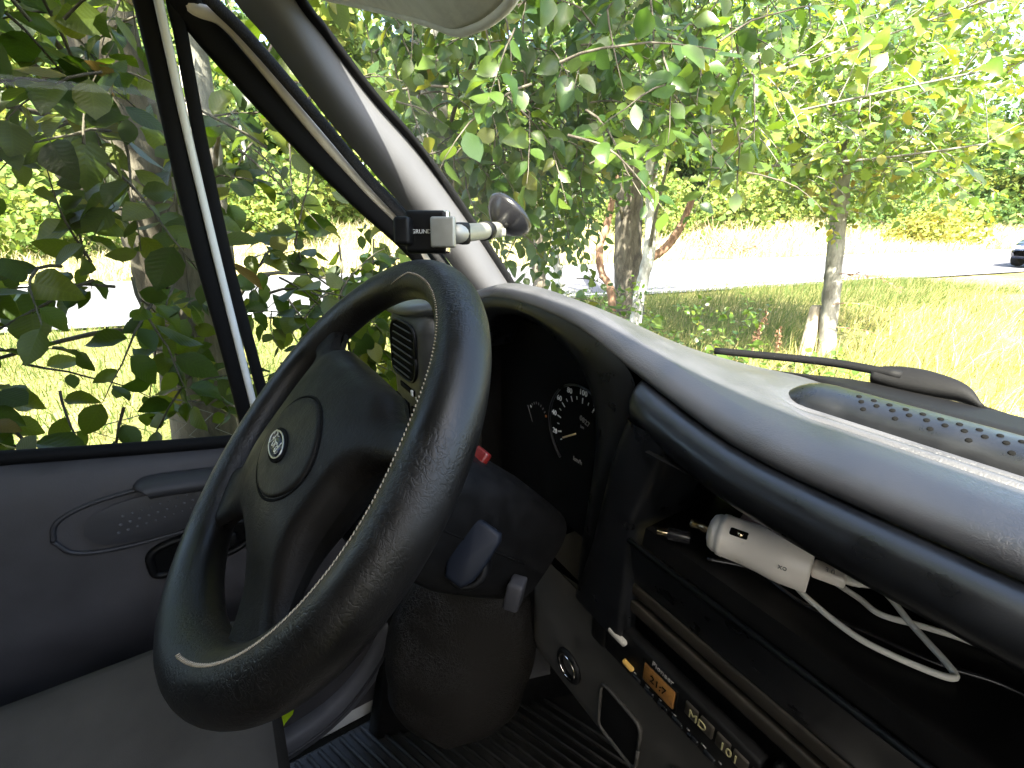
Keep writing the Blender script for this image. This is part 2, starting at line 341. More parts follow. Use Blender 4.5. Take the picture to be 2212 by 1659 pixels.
def strip(s0, s1, d0, d1, z, n=60):
    return grid([[road_pt(s, d0, z), road_pt(s, (d0 + d1) / 2, z + (.0 if d1 - d0 < 1 else .03)), road_pt(s, d1, z)] for s in np.linspace(s0, s1, n)])
o = obj('road', strip(-160, 220, 0, RW, GZ + .045), 'asphalt', kind='structure')
ln = obj('edge_line', strip(-160, 220, .28, .42, GZ + .055), 'line_paint', o)
for k in range(-10, 16): obj('lane_dash', strip(k * 9., k * 9. + 4, RW / 2 - .06, RW / 2 + .06, GZ + .083, 6), 'line_paint', o)
obj('edge_line', strip(-160, 220, RW - .42, RW - .28, GZ + .055), 'line_paint', o)

# ================================================================== VAN CAB
cab = thing('van_cab', 'grey van cab with dark pillar trim, curved windscreen and pale door opening edge', 'van')
# windscreen: ruled between the base curve on the cowl and the header
def base_c(x): return (.575 - .075 * ((x - .05) / .9) ** 2, float(np.interp(abs(x - .05), [0, .25, .35, .65, .80, .91], [-.172, -.175, -.190, -.193, -.165, -.155])))
def screen_pt(x, s):
    y0, z0 = base_c(x); xx = .05 + (x - .05) * (1 - .085 * s)
    return (xx, y0 - .545 * s + .02 * math.sin(math.pi * s), z0 + .585 * s + .02 * math.sin(math.pi * s))
rows = [[screen_pt(x, s) for x in np.linspace(-.86, .96, 40)] for s in np.linspace(0, 1, 16)]
obj('windscreen', grid(rows), 'glass_screen', cab)
seal = [np.array(screen_pt(x, 0)) + (0, .004, -.003) for x in np.linspace(-.85, .95, 40)]
obj('windscreen_seal', sweep(seal, .017, .006, (0, .6, .8)), 'rubber', cab)
# A-pillar trims, each a rounded moulding from the dash to the header, with its black screen edge and woven seal
def pillar(sx, name='pillar_trim'):
    f = lambda p: (p[0] if sx < 0 else .1 - p[0], p[1], p[2])
    Lp = [(-.75, -.06, .43), (-.775, .02, .335), (-.785, .082, .25), (-.79, .118, .211), (-.795, .178, .133), (-.80, .258, .043), (-.805, .340, -.048), (-.81, .392, -.112), (-.82, .44, -.17)]
    Rp = [(-.69, .00, .44), (-.72, .085, .335), (-.745, .149, .25), (-.75, .179, .218), (-.76, .236, .157), (-.77, .305, .094), (-.785, .389, .001), (-.80, .507, -.149), (-.81, .56, -.21)]
    LL, RR = smoothpath(Lp, 6), smoothpath(Rp, 6); rows = []
    for a, b in zip(LL, RR):
        mid = (a + b) / 2; out = np.array([.74, -.56, .25]); r = []
        for k in range(15):
            t = k / 14; r.append(tuple(a * (1 - t) + b * t + out * .036 * math.sin(math.pi * t)))
        rows.append([f(p) for p in r])
    o = obj(name, grid(rows), 'pillar', cab)
    edge = [np.array(f(p)) + np.array((.001 if sx < 0 else -.001, .003, .003)) for p in RR]
    obj('screen_edge_strip', sweep(edge, .0125, .006, (0, .7, .72)), 'rubber', o)
    if sx < 0:
        tex = smoothpath([(-.80, -.05, .40), (-.815, .02, .30), (-.82, .06, .256), (-.82, .098, .22), (-.82, .175, .131), (-.82, .242, .051), (-.82, .335, -.05), (-.825, .40, -.13)], 8)
        obj('woven_seal', sweep(tex, .0085, .005, (1, 0, 0), 12), 'weave', o)
        cr = smoothpath([(-.815, -.06, .37), (-.832, .0, .29), (-.835, .036, .25), (-.835, .070, .241), (-.835, .107, .2), (-.835, .174, .113), (-.835, .246, .033), (-.835, .297, -.018), (-.84, .332, -.07), (-.845, .37, -.13)], 8)
        obj('door_opening_edge', sweep(cr, .009, .006, (1, 0, 0), 12), 'cream_paint', o)
pillar(-1); pillar(1)
# roof, rear wall, floor, passenger side, nose: the shell that keeps the sun out
obj('roof_lining', merge(box((.05, -.60, .475), (.80, .62, .02), .015), box((.05, .01, .445), (.76, .04, .03), .02)), 'liner', cab)
obj('rear_wall', box((.05, -1.05, -.2), (.86, .02, .9), .01), 'wall_fill', cab)
obj('floor_panel', box((.05, -.2, -1.09), (.86, 1.0, .02), .01), 'carpet', cab)
obj('bulkhead', box((.05, .62, -.75), (.86, .02, .40), .01), 'carpet', cab)
V, F = [], []
pp = thing('passenger_door', 'far-side passenger door of the van, unseen, its glass darkened to cut side light', 'door')
obj('door_panel', box((.945, -.25, -.70), (.03, .72, .40), .02), 'doorskin', pp)
obj('window_frame', merge(sweep([(.945, -.95, -.3), (.90, -.93, .40), (.90, -.1, .42)], .025, .02), sweep([(.94, .03, -.3), (.91, .0, .40)], .02, .02)), 'rubber', pp)
obj('window_glass', grid([[(.945, -.95, -.3), (.945, .45, -.3)], [(.90, -.93, .42), (.90, -.05, .42)]]), 'glass_dimmed', pp, False)
# outer body: load box behind the cab, roof skin, cowl and bonnet, driver-side lower body
obj('outer_body', merge(box((.05, -2.9, -.15), (1.0, 1.80, 1.35), .06), box((.05, -.66, .525), (.86, .64, .028), .02)), 'white_paint', cab)
hood = []
for x in np.linspace(-.86, .96, 20):
    k = ((x - .05) / .91) ** 2
    hood.append([(x, .60 - .075 * k, -.215), (x, .72 - .09 * k, -.27 - .03 * k), (x, .95 - .12 * k, -.37 - .05 * k), (x, 1.2 - .2 * k, -.50 - .08 * k), (x, 1.32 - .25 * k, -.64 - .08 * k), (x, 1.36 - .27 * k, -1.0), (x, 1.30 - .27 * k, -1.35)])
obj('bonnet', grid(hood), 'white_paint', cab)
for x in (-.885, .985): obj('front_wing', box((x, .95, -.85), (.03, .36, .40), .03), 'white_paint', cab)
obj('sill', box((-.87, -.3, -1.12), (.06, .75, .10), .03), 'white_paint', cab)
# kick panel, sill trim and carpeted footwell on the driver's side
obj('kick_panel', prism([(-.82, .24, -.58), (-.82, .55, -.58), (-.82, .60, -1.08), (-.82, .14, -1.08), (-.82, .12, -.93)], (.03, 0, 0)), 'carpet', cab)
led = smoothpath([(-.785, .34, -.60), (-.785, .252, -.746), (-.785, .19, -.83), (-.785, .125, -.915), (-.775, .05, -.965), (-.765, -.06, -.985), (-.755, -.3, -.99)], 8)
sl = obj('sill_trim', sweep(led, .030, .022, (1, 0, 0), 14, True, 3), 'ledge', cab)
obj('trim_ridge', sweep([np.array(p) + (.0225, 0, -.004) for p in led], .0035, .004, (1, 0, 0), 8), 'doorgrip', sl)
foot = obj('footwell_panel', prism([(-.79, .20, -.70), (-.60, .50, -.62), (-.60, .54, -1.06), (-.75, .1, -1.065)], (.02, .012, 0)), 'mat_rubber', cab)
for p in [(-.735, .24, -.80), (-.735, .21, -.95), (-.69, .30, -1.0), (-.70, .31, -.86)]:
    obj('fixing_clip', revolve([(-.004, 0), (.004, .004), (.003, .010), (-.004, .011)], p, (.75, -.6, .1), 14), 'black', foot)

# ---------------------------------------------------------------- driver's door
door = thing('driver_door', 'dark grey driver door with white window divider and small front quarter window', 'door')
top = [(-.845, -1.0, -.205), (-.843, -.6, -.266), (-.842, -.288, -.325), (-.842, -.17, -.346), (-.842, -.025, -.370), (-.842, .06, -.377), (-.842, .30, -.385), (-.842, .42, -.385)]
rows = []
for p in smoothpath(top, 6):
    x, y, z = p; rows.append([(x - .03, y, z - .002), (x + .004, y, z + .004), (x + .016, y, z - .012), (x + .026, y, z - .05), (x + .034, y, z - .12), (x + .040, y, z - .2), (x + .046, y, z - .28), (x + .045, y, z - .36), (x + .06, y, -.80), (x + .065, y, -1.0)])
obj('door_panel', grid(rows), 'doorskin', door)
obj('window_seal', sweep([np.array(p) + (-.004, 0, .012) for p in smoothpath(top[:-1], 6)], .011, .010, (1, 0, 0), 10), 'rubber', door)
# divider: black run channel, white bar, black quarter-window seal
obj('run_channel', sweep(smoothpath([(-.80, -.030, .45), (-.838, -.012, .25), (-.845, -.010, .0), (-.845, -.001, -.20), (-.845, .004, -.36)]), .0125, .010, (1, 0, 0), 10, True, 4), 'rubber', door)
obj('divider_bar', sweep(smoothpath([(-.79, .002, .45), (-.828, .003, .25), (-.838, .004, .1), (-.838, .009, -.09), (-.838, .0165, -.30), (-.838, .018, -.355)]), .0055, .008, (1, 0, 0), 10, True, 3), 'white_paint', door)
obj('quarter_window_seal', sweep(smoothpath([(-.80, .022, .45), (-.84, .019, .26), (-.845, .020, .22), (-.845, .018, .1), (-.845, .020, -.06), (-.845, .028, -.20), (-.845, .034, -.30), (-.845, .036, -.355)]), .0085, .010, (1, 0, 0), 10, True, 4), 'rubber', door)
fr = smoothpath([(-.80, -.03, .42), (-.835, .02, .265), (-.845, .034, .235), (-.845, .083, .173), (-.845, .150, .096), (-.845, .218, .025), (-.845, .305, -.057), (-.85, .345, -.11), (-.85, .375, -.20), (-.85, .385, -.36)], 8)
obj('frame_filler', sweep([p + np.array((-.014, .022, .022)) for p in fr], .022, .006, (1, 0, 0), 8, True, 3), 'rubber', door)
obj('window_frame', sweep([p + np.array((0, .006, .006)) for p in fr], .0195, .012, (1, 0, 0), 12, True, 3), 'rubber', door)
q = [p for p in fr if p[2] < .24]
obj('quarter_glass', ([(-.849, .026, .22)] + [(-.849, .03, z) for z in (.1, -.1, -.35)] + [(-.849, p[1], p[2]) for p in q[::-1]], [tuple(range(4 + len(q)))]), 'glass_door', door, False)
obj('window_glass', grid([[(-.855, y, z) for y in (-1.0, -.012)] for z in (-.40, .0, .25)] + [[(-.81, y, .47) for y in (-1.0, -.03)]]), 'glass_door', door, False)
obj('rear_frame', sweep([(-.845, -1.0, -.25), (-.80, -.97, .45)], .025, .02), 'rubber', door)
# grip pad (oval), dimples, armrest ledge, release handle
def door_x(y, z):
    zt = float(np.interp(y, [p[1] for p in top], [p[2] for p in top])); return -.842 + float(np.interp(zt - z, [0, .012, .05, .12, .2, .28, .36], [.004, .016, .026, .034, .040, .046, .045]))
def on_door(y, z, d=0): return np.array((door_x(y, z) + d, y, z))
ov = smoothpath([(-.262, -.437), (-.254, -.412), (-.225, -.398), (-.18, -.392), (-.10, -.394), (-.02, -.402), (.06, -.41), (.075, -.44), (.05, -.475), (-.03, -.476), (-.12, -.477), (-.20, -.474), (-.245, -.462), (-.262, -.437)], 6)
obj('grip_rim', sweep([on_door(y, z, .002) for y, z in ov], .0035, .003, (1, 0, 0), 8), 'doorgrip', door)
ctr = np.array((-.09, -.435))
inner = [[on_door(*(ctr + (np.array(p) - ctr) * k), .003 + .009 * math.sqrt(max(0, 1 - k ** 2))) for p in ov] for k in (.80, .7, .55, .35, .15, .01)]
gp = obj('grip_pad', grid(inner), 'doorgrip', door)
for i in range(15):
    for j in range(3):
        y = -.19 + i * .0115 + j * .005; z = -.446 + j * .012 + i * .0011
        obj('grip_dimple', revolve([(.003, 0), (.0025, .0015), (0, .0025), (-.003, .003)], on_door(y, z, .0105 - abs(j - 1) * .0012), (1, 0, .1), 8), 'pillar', gp)
ar = smoothpath([(-.150, -.381), (-.142, -.376), (-.11, -.379), (-.05, -.388), (.02, -.398), (.10, -.41)], 6)
obj('armrest_ledge', sweep([on_door(y, z - .012, .012) for y, z in ar], lambda s: .016 * min(1, (s * 9 + .15)) ** .5, lambda s: .026 * min(1, (s * 7 + .1)) ** .5, (1, 0, 0), 14), 'doorgrip', door)
hy, hz = -.098, -.512
fr2 = [on_door(hy + math.copysign(abs(math.cos(t)) ** .45, math.cos(t)) * .068, hz + .006 * math.cos(t) + math.copysign(abs(math.sin(t)) ** .45, math.sin(t)) * .026, .004) for t in np.linspace(0, 2 * math.pi, 41)]
rh = obj('release_handle', sweep(fr2, .006, .007, (1, 0, 0), 10), 'black', door)
obj('handle_recess', merge((fr2[:-1], [tuple(range(40))])), 'void', rh, False)
obj('handle_lever', box(on_door(hy + .022, hz, .010), (.005, .030, .013), .004), 'black', rh)

# ---------------------------------------------------------------- dashboard
dash = thing('dashboard', 'dark plastic dashboard with pale grained top pad running across under the windscreen', 'dashboard')
FE = [(-.86, .26, -.165), (-.74, .25, -.150), (-.66, .28, -.135), (-.60, .325, -.112), (-.55, .33, -.105), (-.50, .33, -.104), (-.45, .33, -.107), (-.39, .33, -.115), (-.324, .33, -.135), (-.275, .328, -.148), (-.23, .3215, -.1565), (-.19, .315, -.162), (-.15, .3118, -.1645), (-.1, .311, -.165), (-.05, .311, -.165), (0, .311, -.165), (.06, .311, -.165), (.15, .311, -.165), (.3, .311, -.165), (.55, .311, -.165), (.96, .311, -.165)]
FEs = smoothpath(FE, 5); fx = [p[0] for p in FEs]
def fedge(x): return np.interp(x, fx, [p[1] for p in FEs]), np.interp(x, fx, [p[2] for p in FEs])
def midz(x): return float(np.interp(x, [-.86, -.65, -.55, -.485, -.35, -.25, -.19, 1], [-.15, -.142, -.136, -.140, -.149, -.152, -.1555, -.1555]))
rows = []
for x in np.concatenate([np.linspace(-.86, -.1, 90), np.linspace(-.09, .96, 40)]):
    y, z = fedge(x); yb, zb = base_c(x); zm = midz(x); kk = lambda yy: (lambda q: q * q * (3 - 2 * q))(float(np.clip((x + .200 - (.395 - min(yy, .40)) * 1.1) / .03, 0, 1))); k = kk(.335)
    ctl = [(y + .008, z - .010), (y + .001, z - .005), (y, z), (y + .003, z + .006), (y + .011, z + .0105), (y + .025, z + .0145 * (1 - k) + .0165 * k)]
    ym = .46; a = np.array(ctl[-1]); e = np.array((ym, zm)); seg = []
    ys = [.345, .355, .365, .3725, .3745, .377, .3795, .3815, .3865, .3885, .391, .3935, .3955, .405, .42, .44]
    for yy in ys:
        yy = max(yy, a[0] + .0005 * (ys.index(yy) + 1)); t = (yy - a[0]) / (ym - a[0]); k = kk(yy); zz = a[1] * (1 - t) + e[1] * t + .004 * math.sin(math.pi * t) * (1 - k)
        if k > 0:
            zr = float(np.interp(yy, [.336, .352, .371, .3725, .377, .3815, .3865, .391, .3955, .41, .46], [-.1485, -.1470, -.1492, -.1495, -.1555, -.1498, -.1500, -.1562, -.1508, -.1555, -.1555]))
            zz = zz * (1 - k) + zr * k
        seg.append((yy, zz))
    ctl += seg + [(ym, zm), (ym * .5 + yb * .5, zm * .6 + zb * .4), (yb - .004, zb + .004)]
    rows.append([(x, p[0], p[1]) for p in ctl])
obj('top_pad', grid(rows), 'pad', dash)
rows = []
for x in np.linspace(-.37, .95, 60):
    yb, zb = base_c(x); y0 = float(np.interp(x, [-.37, -.25, -.15, 1], [yb - .008, .520, .474, .472])); ym = .46; zz = lambda yy: midz(x) * (1 - (yy - ym) / (yb - ym)) + zb * ((yy - ym) / (yb - ym)) + .0045
    rows.append([(x, y0 - .001, zz(y0) - .008), (x, y0, zz(y0)), (x, y0 * .5 + yb * .5, zz(y0 * .5 + yb * .5)), (x, yb - .002, zb + .008)])
obj('demister_slot', grid(rows), 'rubber', dash)
# raised demister cover with holes along its ridge
hr = []
for x in np.concatenate([np.linspace(-.205, -.17, 10), np.linspace(-.16, .5, 24)]):
    t = min(1, (x + .2055) / .03); k = max(.02, math.sqrt(max(0, 1 - (1 - t) ** 2)))
    prof = [(.402, -.158), (.404, -.150), (.4095, -.1445), (.4175, -.1405), (.427, -.139), (.438, -.1395), (.450, -.143), (.462, -.149), (.468, -.158)]
    hr.append([(x, .428 + (p[0] - .428) * (.35 + .65 * k), -.158 + (p[1] + .158) * k) for p in prof])
dem = obj('demister_cover', grid(hr), 'pad', dash); dem.data.materials.clear(); dem.data.materials.append(MATS['fascia'])
for i in range(30):
    x = -.150 + i * .0105
    for j, (yy, zz) in enumerate(((.4255, -.1390), (.4180, -.1402), (.411, -.1434))):
        if j == 2 and i % 2: continue
        obj('demister_hole', revolve([(.0006, 0), (.0006, .0015), (.0003, .0019), (-.0012, .0021)], (x + j * .005, yy, zz), (0, -.12 - .28 * j, 1), 10), 'void', dem)
# padded roll under the seam and the fascia with its open tray
rows = []
for x in np.concatenate([[-.3015, -.3005, -.299, -.296, -.29], np.linspace(-.283, .96, 50)]):
    y, z = fedge(x); t = float(np.clip((x + .302) / .03, 0, 1)); back = .05 * (1 - math.sqrt(max(0, 1 - (1 - t) ** 2))); yo = float(np.interp(x, [-.3, -.25, -.22, -.18, -.14, -.09, 1], [.017, .015, .0105, .005, .002, 0, 0]))
    rows.append([(x, a + yo + back, b) for a, b in ((.325, z - .012), (.308, z - .0065), (.298, z - .0075), (.290, z - .013), (.286, z - .022), (.2865, z - .033), (.291, z - .040), (.298, z - .042))])
roll = obj('padded_roll', grid(rows), 'fascia', dash)
# fascia left of the tray, rounded to the cluster side
rows = []
for z in np.linspace(-.182, -.44, 28):
    xl = float(np.interp(z, [-.44, -.35, -.232, -.175], [-.345, -.322, -.302, -.285])); xr = float(np.interp(z, [-.44, -.30, -.288, -.20, -.19], [-.27, -.262, -.264, -.238, -.233])) if z > -.302 else -.262
    rows.append([(xl - .004, .40, z), (xl - .004, .325, z), (xl - .002, .314, z), (xl + .003, .306, z), (xl + .010, .3025, z), (xl + .02, .302, z), (xr - .006, .300, z), (xr, .302, z), (xr + .003, .308, z), (xr + .012, .34, z), (xr + .016, .41, z)])
obj('fascia_side', grid(rows), 'fascia', dash)
tray = obj('tray', merge(grid([[(-.25, .305, -.302), (.9, .305, -.302)], [(-.25, .308, -.284), (.9, .308, -.284)], [(-.25, .43, -.282), (.9, .43, -.282)], [(-.25, .45, -.27), (.9, .45, -.27)], [(-.25, .45, -.20), (.9, .45, -.20)], [(-.25, .295, -.198), (.9, .295, -.198)]])), 'black', dash, False)
obj('tray_lip', sweep([(-.262, .300, -.303), (.9, .300, -.303)], .003, .003, (0, 1, 0), 10), 'fascia', dash)
obj('stack_panel', grid([[(x, y, z) for x in (-.262, -.1, .2, .9)] for y, z in ((.302, -.306), (.306, -.335), (.309, -.352), (.312, -.36))]), 'fascia', dash)
for z0 in (-.366, -.388):
    obj('trim_strip', box((.30, .313, z0), (.59, .004, .0072), .002), 'trim_brown', dash)
obj('stack_recess', box((.30, .325, -.39), (.60, .008, .034), 0), 'black', dash)
obj('radio_surround', merge(box((-.30, .318, -.445), (.012, .012, .034), .004), box((.40, .320, -.446), (.50, .012, .033), .004)), 'black', dash)
# lower grey panel with lighter socket and two blanked pockets
holes = [(-.258, -.570, .040), (-.150, -.570, .040), (-.042, -.57, .04)]
def lp(x, z): return (x, .312 + .03 * max(0, (-.60 - z) / .065) ** 2 + (.035 * max(0, (-.43 - x) / .04) ** 2), z)
xs = np.concatenate([np.linspace(-.472, -.43, 8), np.linspace(-.42, .9, 120)]); zs = np.linspace(-.478, -.672, 36)
lowp = obj('lower_panel', grid([[lp(x, z) for x in xs] for z in zs]), 'lower', dash)
obj('lower_panel_end', grid([[(-.472, .345, z), (-.476, .37, z), (-.476, .50, z)] for z in zs]), 'lower', dash)
obj('column_side_panel', grid([[lp(x, z) for x in np.linspace(-.472, -.312, 12)] for z in np.linspace(-.44, -.4785, 6)]), 'lower', dash)
so = obj('lighter_socket', merge(ring((-.352, .310, -.573), (0, 1, 0), .0195, .0045), revolve([(.0, .0165), (-.002, .0155), (.02, .015), (.02, 0)], (-.352, .309, -.573), (0, 1, 0))), 'black', lowp)
obj('socket_rim', ring((-.352, .3065, -.573), (0, 1, 0), .0160, .0011, 40, 6), 'chrome', so)
for x, z, h in holes:
    pk = obj('switch_pocket', merge(box((x, .3118, z), (.030, .002, .036), .0018)), 'void', lowp)
    rim = [(x + math.copysign(abs(math.cos(t)) ** .3, math.cos(t)) * .032, .310, z + math.copysign(abs(math.sin(t)) ** .3, math.sin(t)) * .038) for t in np.linspace(0, 2 * math.pi, 33)]
    obj('pocket_rim', sweep(rim, .0022, .003, (0, 1, 0), 6), 'lower', pk)
# instrument cluster: hood band, bezel, dark face, dials
OA = smoothpath([(-.66, .285, -.150), (-.625, .315, -.123), (-.60, .326, -.115), (-.55, .331, -.108), (-.50, .331, -.107), (-.45, .331, -.110), (-.39, .331, -.118), (-.324, .331, -.138), (-.298, .331, -.165), (-.300, .329, -.21), (-.308, .327, -.26), (-.318, .326, -.31), (-.335, .326, -.40), (-.345, .326, -.45)], 5)
IA = smoothpath([(-.63, .33, -.20), (-.61, .335, -.165), (-.585, .338, -.140), (-.54, .34, -.130), (-.49, .34, -.131), (-.455, .34, -.139), (-.41, .34, -.156), (-.385, .34, -.175), (-.367, .34, -.205), (-.361, .34, -.235), (-.360, .34, -.265), (-.362, .34, -.30), (-.372, .34, -.39), (-.376, .34, -.45)], 5)
rows = []
for a, b in zip(OA, IA):
    rows.append([tuple(a * (1 - t) + b * t + np.array((0, -.006 * math.sin(math.pi * t), 0))) for t in (0, .1, .3, .5, .7, .88)] + [tuple(b + (0, -.001, 0)), tuple(b + (-.002, .004, -.001)), tuple(b + (.004, .06, .004))])
cl = obj('cluster_hood', grid(rows), 'fascia', dash)
obj('cluster_face', prism([(-.68, .392, -.155), (-.34, .392, -.155), (-.34, .392, -.45), (-.68, .392, -.45)], (0, .01, 0)), 'void', cl, False)
SC = np.array((-.447, .3905, -.285))                                             # speedometer centre
obj('dial_ring', sweep([SC + (.068 * math.cos(t), -.002, .068 * math.sin(t)) for t in np.linspace(R(60), R(235), 40)], .0018, .002, (0, 1, 0), 6), 'fascia', cl)
for k, v in enumerate(range(0, 200, 10)):
    th = R(228 - v * 1.4); big = v % 20 == 0
    a, b = (.044, .052) if big else (.047, .0515)
    if v: obj('dial_tick', sweep([SC + (a * math.cos(th), 0, a * math.sin(th)), SC + (b * math.cos(th), 0, b * math.sin(th))], .0011 if big else .0008, .0003, (0, 1, 0), 4), 'print', cl)
    if big and v: obj('dial_number', text_vf(str(v), .0112, SC + (.0605 * math.cos(th), 0, .0595 * math.sin(th)), (1, 0, 0), (0, 0, 1)), 'print', cl, False)
th = R(212)
obj('dial_needle', sweep([SC + (.006 * math.cos(th), -.003, .006 * math.sin(th)), SC + (.040 * math.cos(th), -.003, .040 * math.sin(th))], .0013, .0006, (0, 1, 0), 6), 'needle', cl)
obj('odometer', text_vf('0827', .0105, SC + (.008, 0, .020), (1, 0, -.25), (.1, 0, 1)), 'grey_print', cl, False)
obj('dial_caption', text_vf('km', .006, SC + (.004, 0, .010), (1, 0, 0), (0, 0, 1)), 'grey_print', cl, False)
obj('dial_caption', text_vf('km/h', .0095, SC + (-.002, 0, -.045), (1, 0, 0), (0, 0, 1)), 'grey_print', cl, False)
FC = np.array((-.548, .3905, -.300))
for k, t in enumerate(np.linspace(R(150), R(25), 9)):
    obj('gauge_mark', sweep([FC + (.021 * math.cos(t), 0, .021 * math.sin(t)), FC + (.025 * math.cos(t), 0, .025 * math.sin(t))], .0018 if k in (0, 8) else .0009, .0003, (0, 1, 0), 4), 'orange' if k == 8 else ('print' if k == 0 else 'grey_print'), cl)
obj('gauge_needle', sweep([FC + (-.012, -.002, -.012), FC + (-.026, -.002, .012)], .0009, .0004, (0, 1, 0), 4), 'grey_print', cl)
obj('cluster_lens', grid([[(-.66, .345, -.14), (-.345, .345, -.14)], [(-.66, .390, -.45), (-.345, .390, -.45)]]), 'lens', cl, False)
obj('back_panel', box((-.58, .47, -.38), (.28, .008, .22), 0), 'void', dash)
obj('pod_bridge', grid([[(-.69, .30, z), (-.665, .36, z), (-.66, .47, z)] for z in (-.16, -.45)]), 'void', dash)
# knee fascia under the cluster
obj('knee_fascia', grid([[(-.84, .33, -.45), (-.60, .335, -.45), (-.34, .33, -.45)], [(-.84, .345, -.53), (-.60, .35, -.53), (-.465, .35, -.50)], [(-.84, .43, -.60), (-.60, .43, -.60), (-.47, .43, -.60)]]), 'black', dash)
# side pod with louvred vent, slider and switches
pod = obj('vent_pod', merge(box((-.752, .315, -.285), (.085, .062, .137), .030, None, 6)), 'pod', dash)
vy = .2515
vo = [(-.755 + math.copysign(abs(math.cos(t)) ** .5, math.cos(t)) * .060 + .012 * math.sin(t), vy, -.220 + math.copysign(abs(math.sin(t)) ** .5, math.sin(t)) * .052) for t in np.linspace(0, 2 * math.pi, 41)]
vent = obj('air_vent', merge((vo[:-1], [tuple(range(40))])), 'void', pod, False)
obj('vent_rim', sweep(vo, .0022, .003, (0, 1, 0), 6), 'black', vent)
for k in range(7):
    z = -.262 + k * .0135; hw = .050 - .003 * abs(k - 3); xc = -.755 + .012 * (z + .22) / .05
    obj('louvre', box((xc, vy - .001, z), (hw, .0035, .0012), .0008, ((1, 0, 0), (0, .8, -.6), (0, .6, .8))), 'doorgrip', vent)
obj('slider_slot', box((-.75, .2525, -.288), (.034, .0018, .005), .0012), 'void', pod)
obj('slider_mark', box((-.722, .2505, -.288), (.004, .002, .005), .001), 'print', pod)
obj('slider_mark', text_vf('\u2261', .010, (-.708, .2515, -.294), (1, 0, 0), (0, 0, 1)), 'print', pod, False)
for k in range(3): obj('switch', box((-.805 + k * .042, .2535, -.330), (.0145, .004, .015), .003), 'void', pod)
for k in range(2): obj('knob', revolve([(-.012, 0), (-.011, .007), (.004, .009)], (-.792 + k * .045, .2535, -.375), (0, 1, 0), 20), 'pillar', pod)

# ---------------------------------------------------------------- steering wheel
WC = np.array((-.4045, .0473, -.1944)); tl = R(41.5)
wa = np.array((0, -math.cos(tl), math.sin(tl))); we1 = np.array((1., 0, 0)); we2 = np.cross(wa, we1)
def wp(x, y, h=0): return WC + we1 * x + we2 * y + wa * h
WR, Wr = .1805, .0195
wheel = thing('steering_wheel', 'black leather four-spoke steering wheel with pale stitching and oval badge', 'steering wheel')
def rim_r(t): return .0198 + .0022 * math.cos(t + R(35)) + .0045 * math.exp(-(((math.degrees(t) + 180) % 360 - 180 + 72) / 38) ** 2) + .0012 * (math.exp(-((math.degrees(t) % 360 - 28) / 16) ** 2) + math.exp(-((math.degrees(t) % 360 - 152) / 16) ** 2))
rows = []
for i in range(200):
    t = 2 * math.pi * i / 200; e = we1 * math.cos(t) + we2 * math.sin(t); r = rim_r(t)
    rows.append([WC + e * (.2008 - r + r * math.cos(s)) + wa * (r * 1.04 * math.sin(s)) for s in np.linspace(0, 2 * math.pi, 33)[:-1]])
rows.append(rows[0]); rim = obj('rim', grid(rows, True), 'leather', wheel)
# stitching: slanted threads crossing a seam on the inner driver-side edge of the rim
V, F = [], []
for i in range(330):
    t = 2 * math.pi * i / 330; dg_ = (math.degrees(t) + 180) % 360 - 180; s = R(109 + 135 * float(np.interp(dg_, [-180, -118, -62, 95, 150, 180], [1, 1, 0, 0, 1, 1])))
    def on(t, s, k=1.02): r = rim_r(t); return WC + (we1 * math.cos(t) + we2 * math.sin(t)) * (.2008 - r + k * r * math.cos(s)) + wa * (k * r * 1.04 * math.sin(s))
    if not -63 < dg_ < 106: continue          # the seam turns out of sight behind the rim
    a, b = on(t, s - .045), on(t + .0125, s + .045); v, f = sweep([a, (a + b) / 2 + (on(t, s) - WC) * .0, b], .00052, .00045, wa, 5)
    V, F = merge((V, F), (v, f))
obj('stitching', (V, F), 'thread', rim, kind='stuff')
def smin(a, b, k): h = np.clip(.5 + .5 * (b - a) / k, 0, 1); return b * (1 - h) + a * h - k * h * (1 - h)
def wsdf(x, y):
    qx, qy = np.abs(x) - .066, np.abs(y + .003) - .056
    d = np.hypot(np.maximum(qx, 0), np.maximum(qy, 0)) + np.minimum(np.maximum(qx, qy), 0) - .032
    for an, hw0, hw1 in ((153, .019, .0175), (27, .019, .0175), (-134.5, .034, .030), (-45.5, .034, .032)):
        c, s = math.cos(R(an)), math.sin(R(an)); l = np.clip(x * c + y * s, .03, .183); hw = hw0 + (hw1 - hw0) * (l / .183) + .012 * np.clip((l - .13) / .05, 0, 1) ** 2
        d = smin(d, np.hypot(x - c * l, y - s * l) - hw, .024)
    return d
g = np.linspace(-.186, .186, 150); X, Y = np.meshgrid(g, g, indexing='ij'); D = wsdf(X, Y)
inside = (D < 0) & (np.hypot(X, Y) < .184)
cell = inside[:-1, :-1] | inside[1:, :-1] | inside[1:, 1:] | inside[:-1, 1:]
for it in range(3):
    e = 1e-4; D = wsdf(X, Y); gx, gy = (wsdf(X + e, Y) - D) / e, (wsdf(X, Y + e) - D) / e; mv = (D > 0)
    X = np.where(mv, X - gx * D, X); Y = np.where(mv, Y - gy * D, Y)
D = np.minimum(wsdf(X, Y), 0); rr = np.hypot(X, Y)
edge = np.sqrt(np.clip(-D / .014, 0, 1) * (2 - np.clip(-D / .014, 0, 1)))
dome = .021 * np.exp(-(X / .105) ** 4 - (Y / .083) ** 4)
front = -.004 + edge * (.010 + dome); back = -.004 - edge * (.012 + .03 * np.exp(-(rr / .085) ** 4))
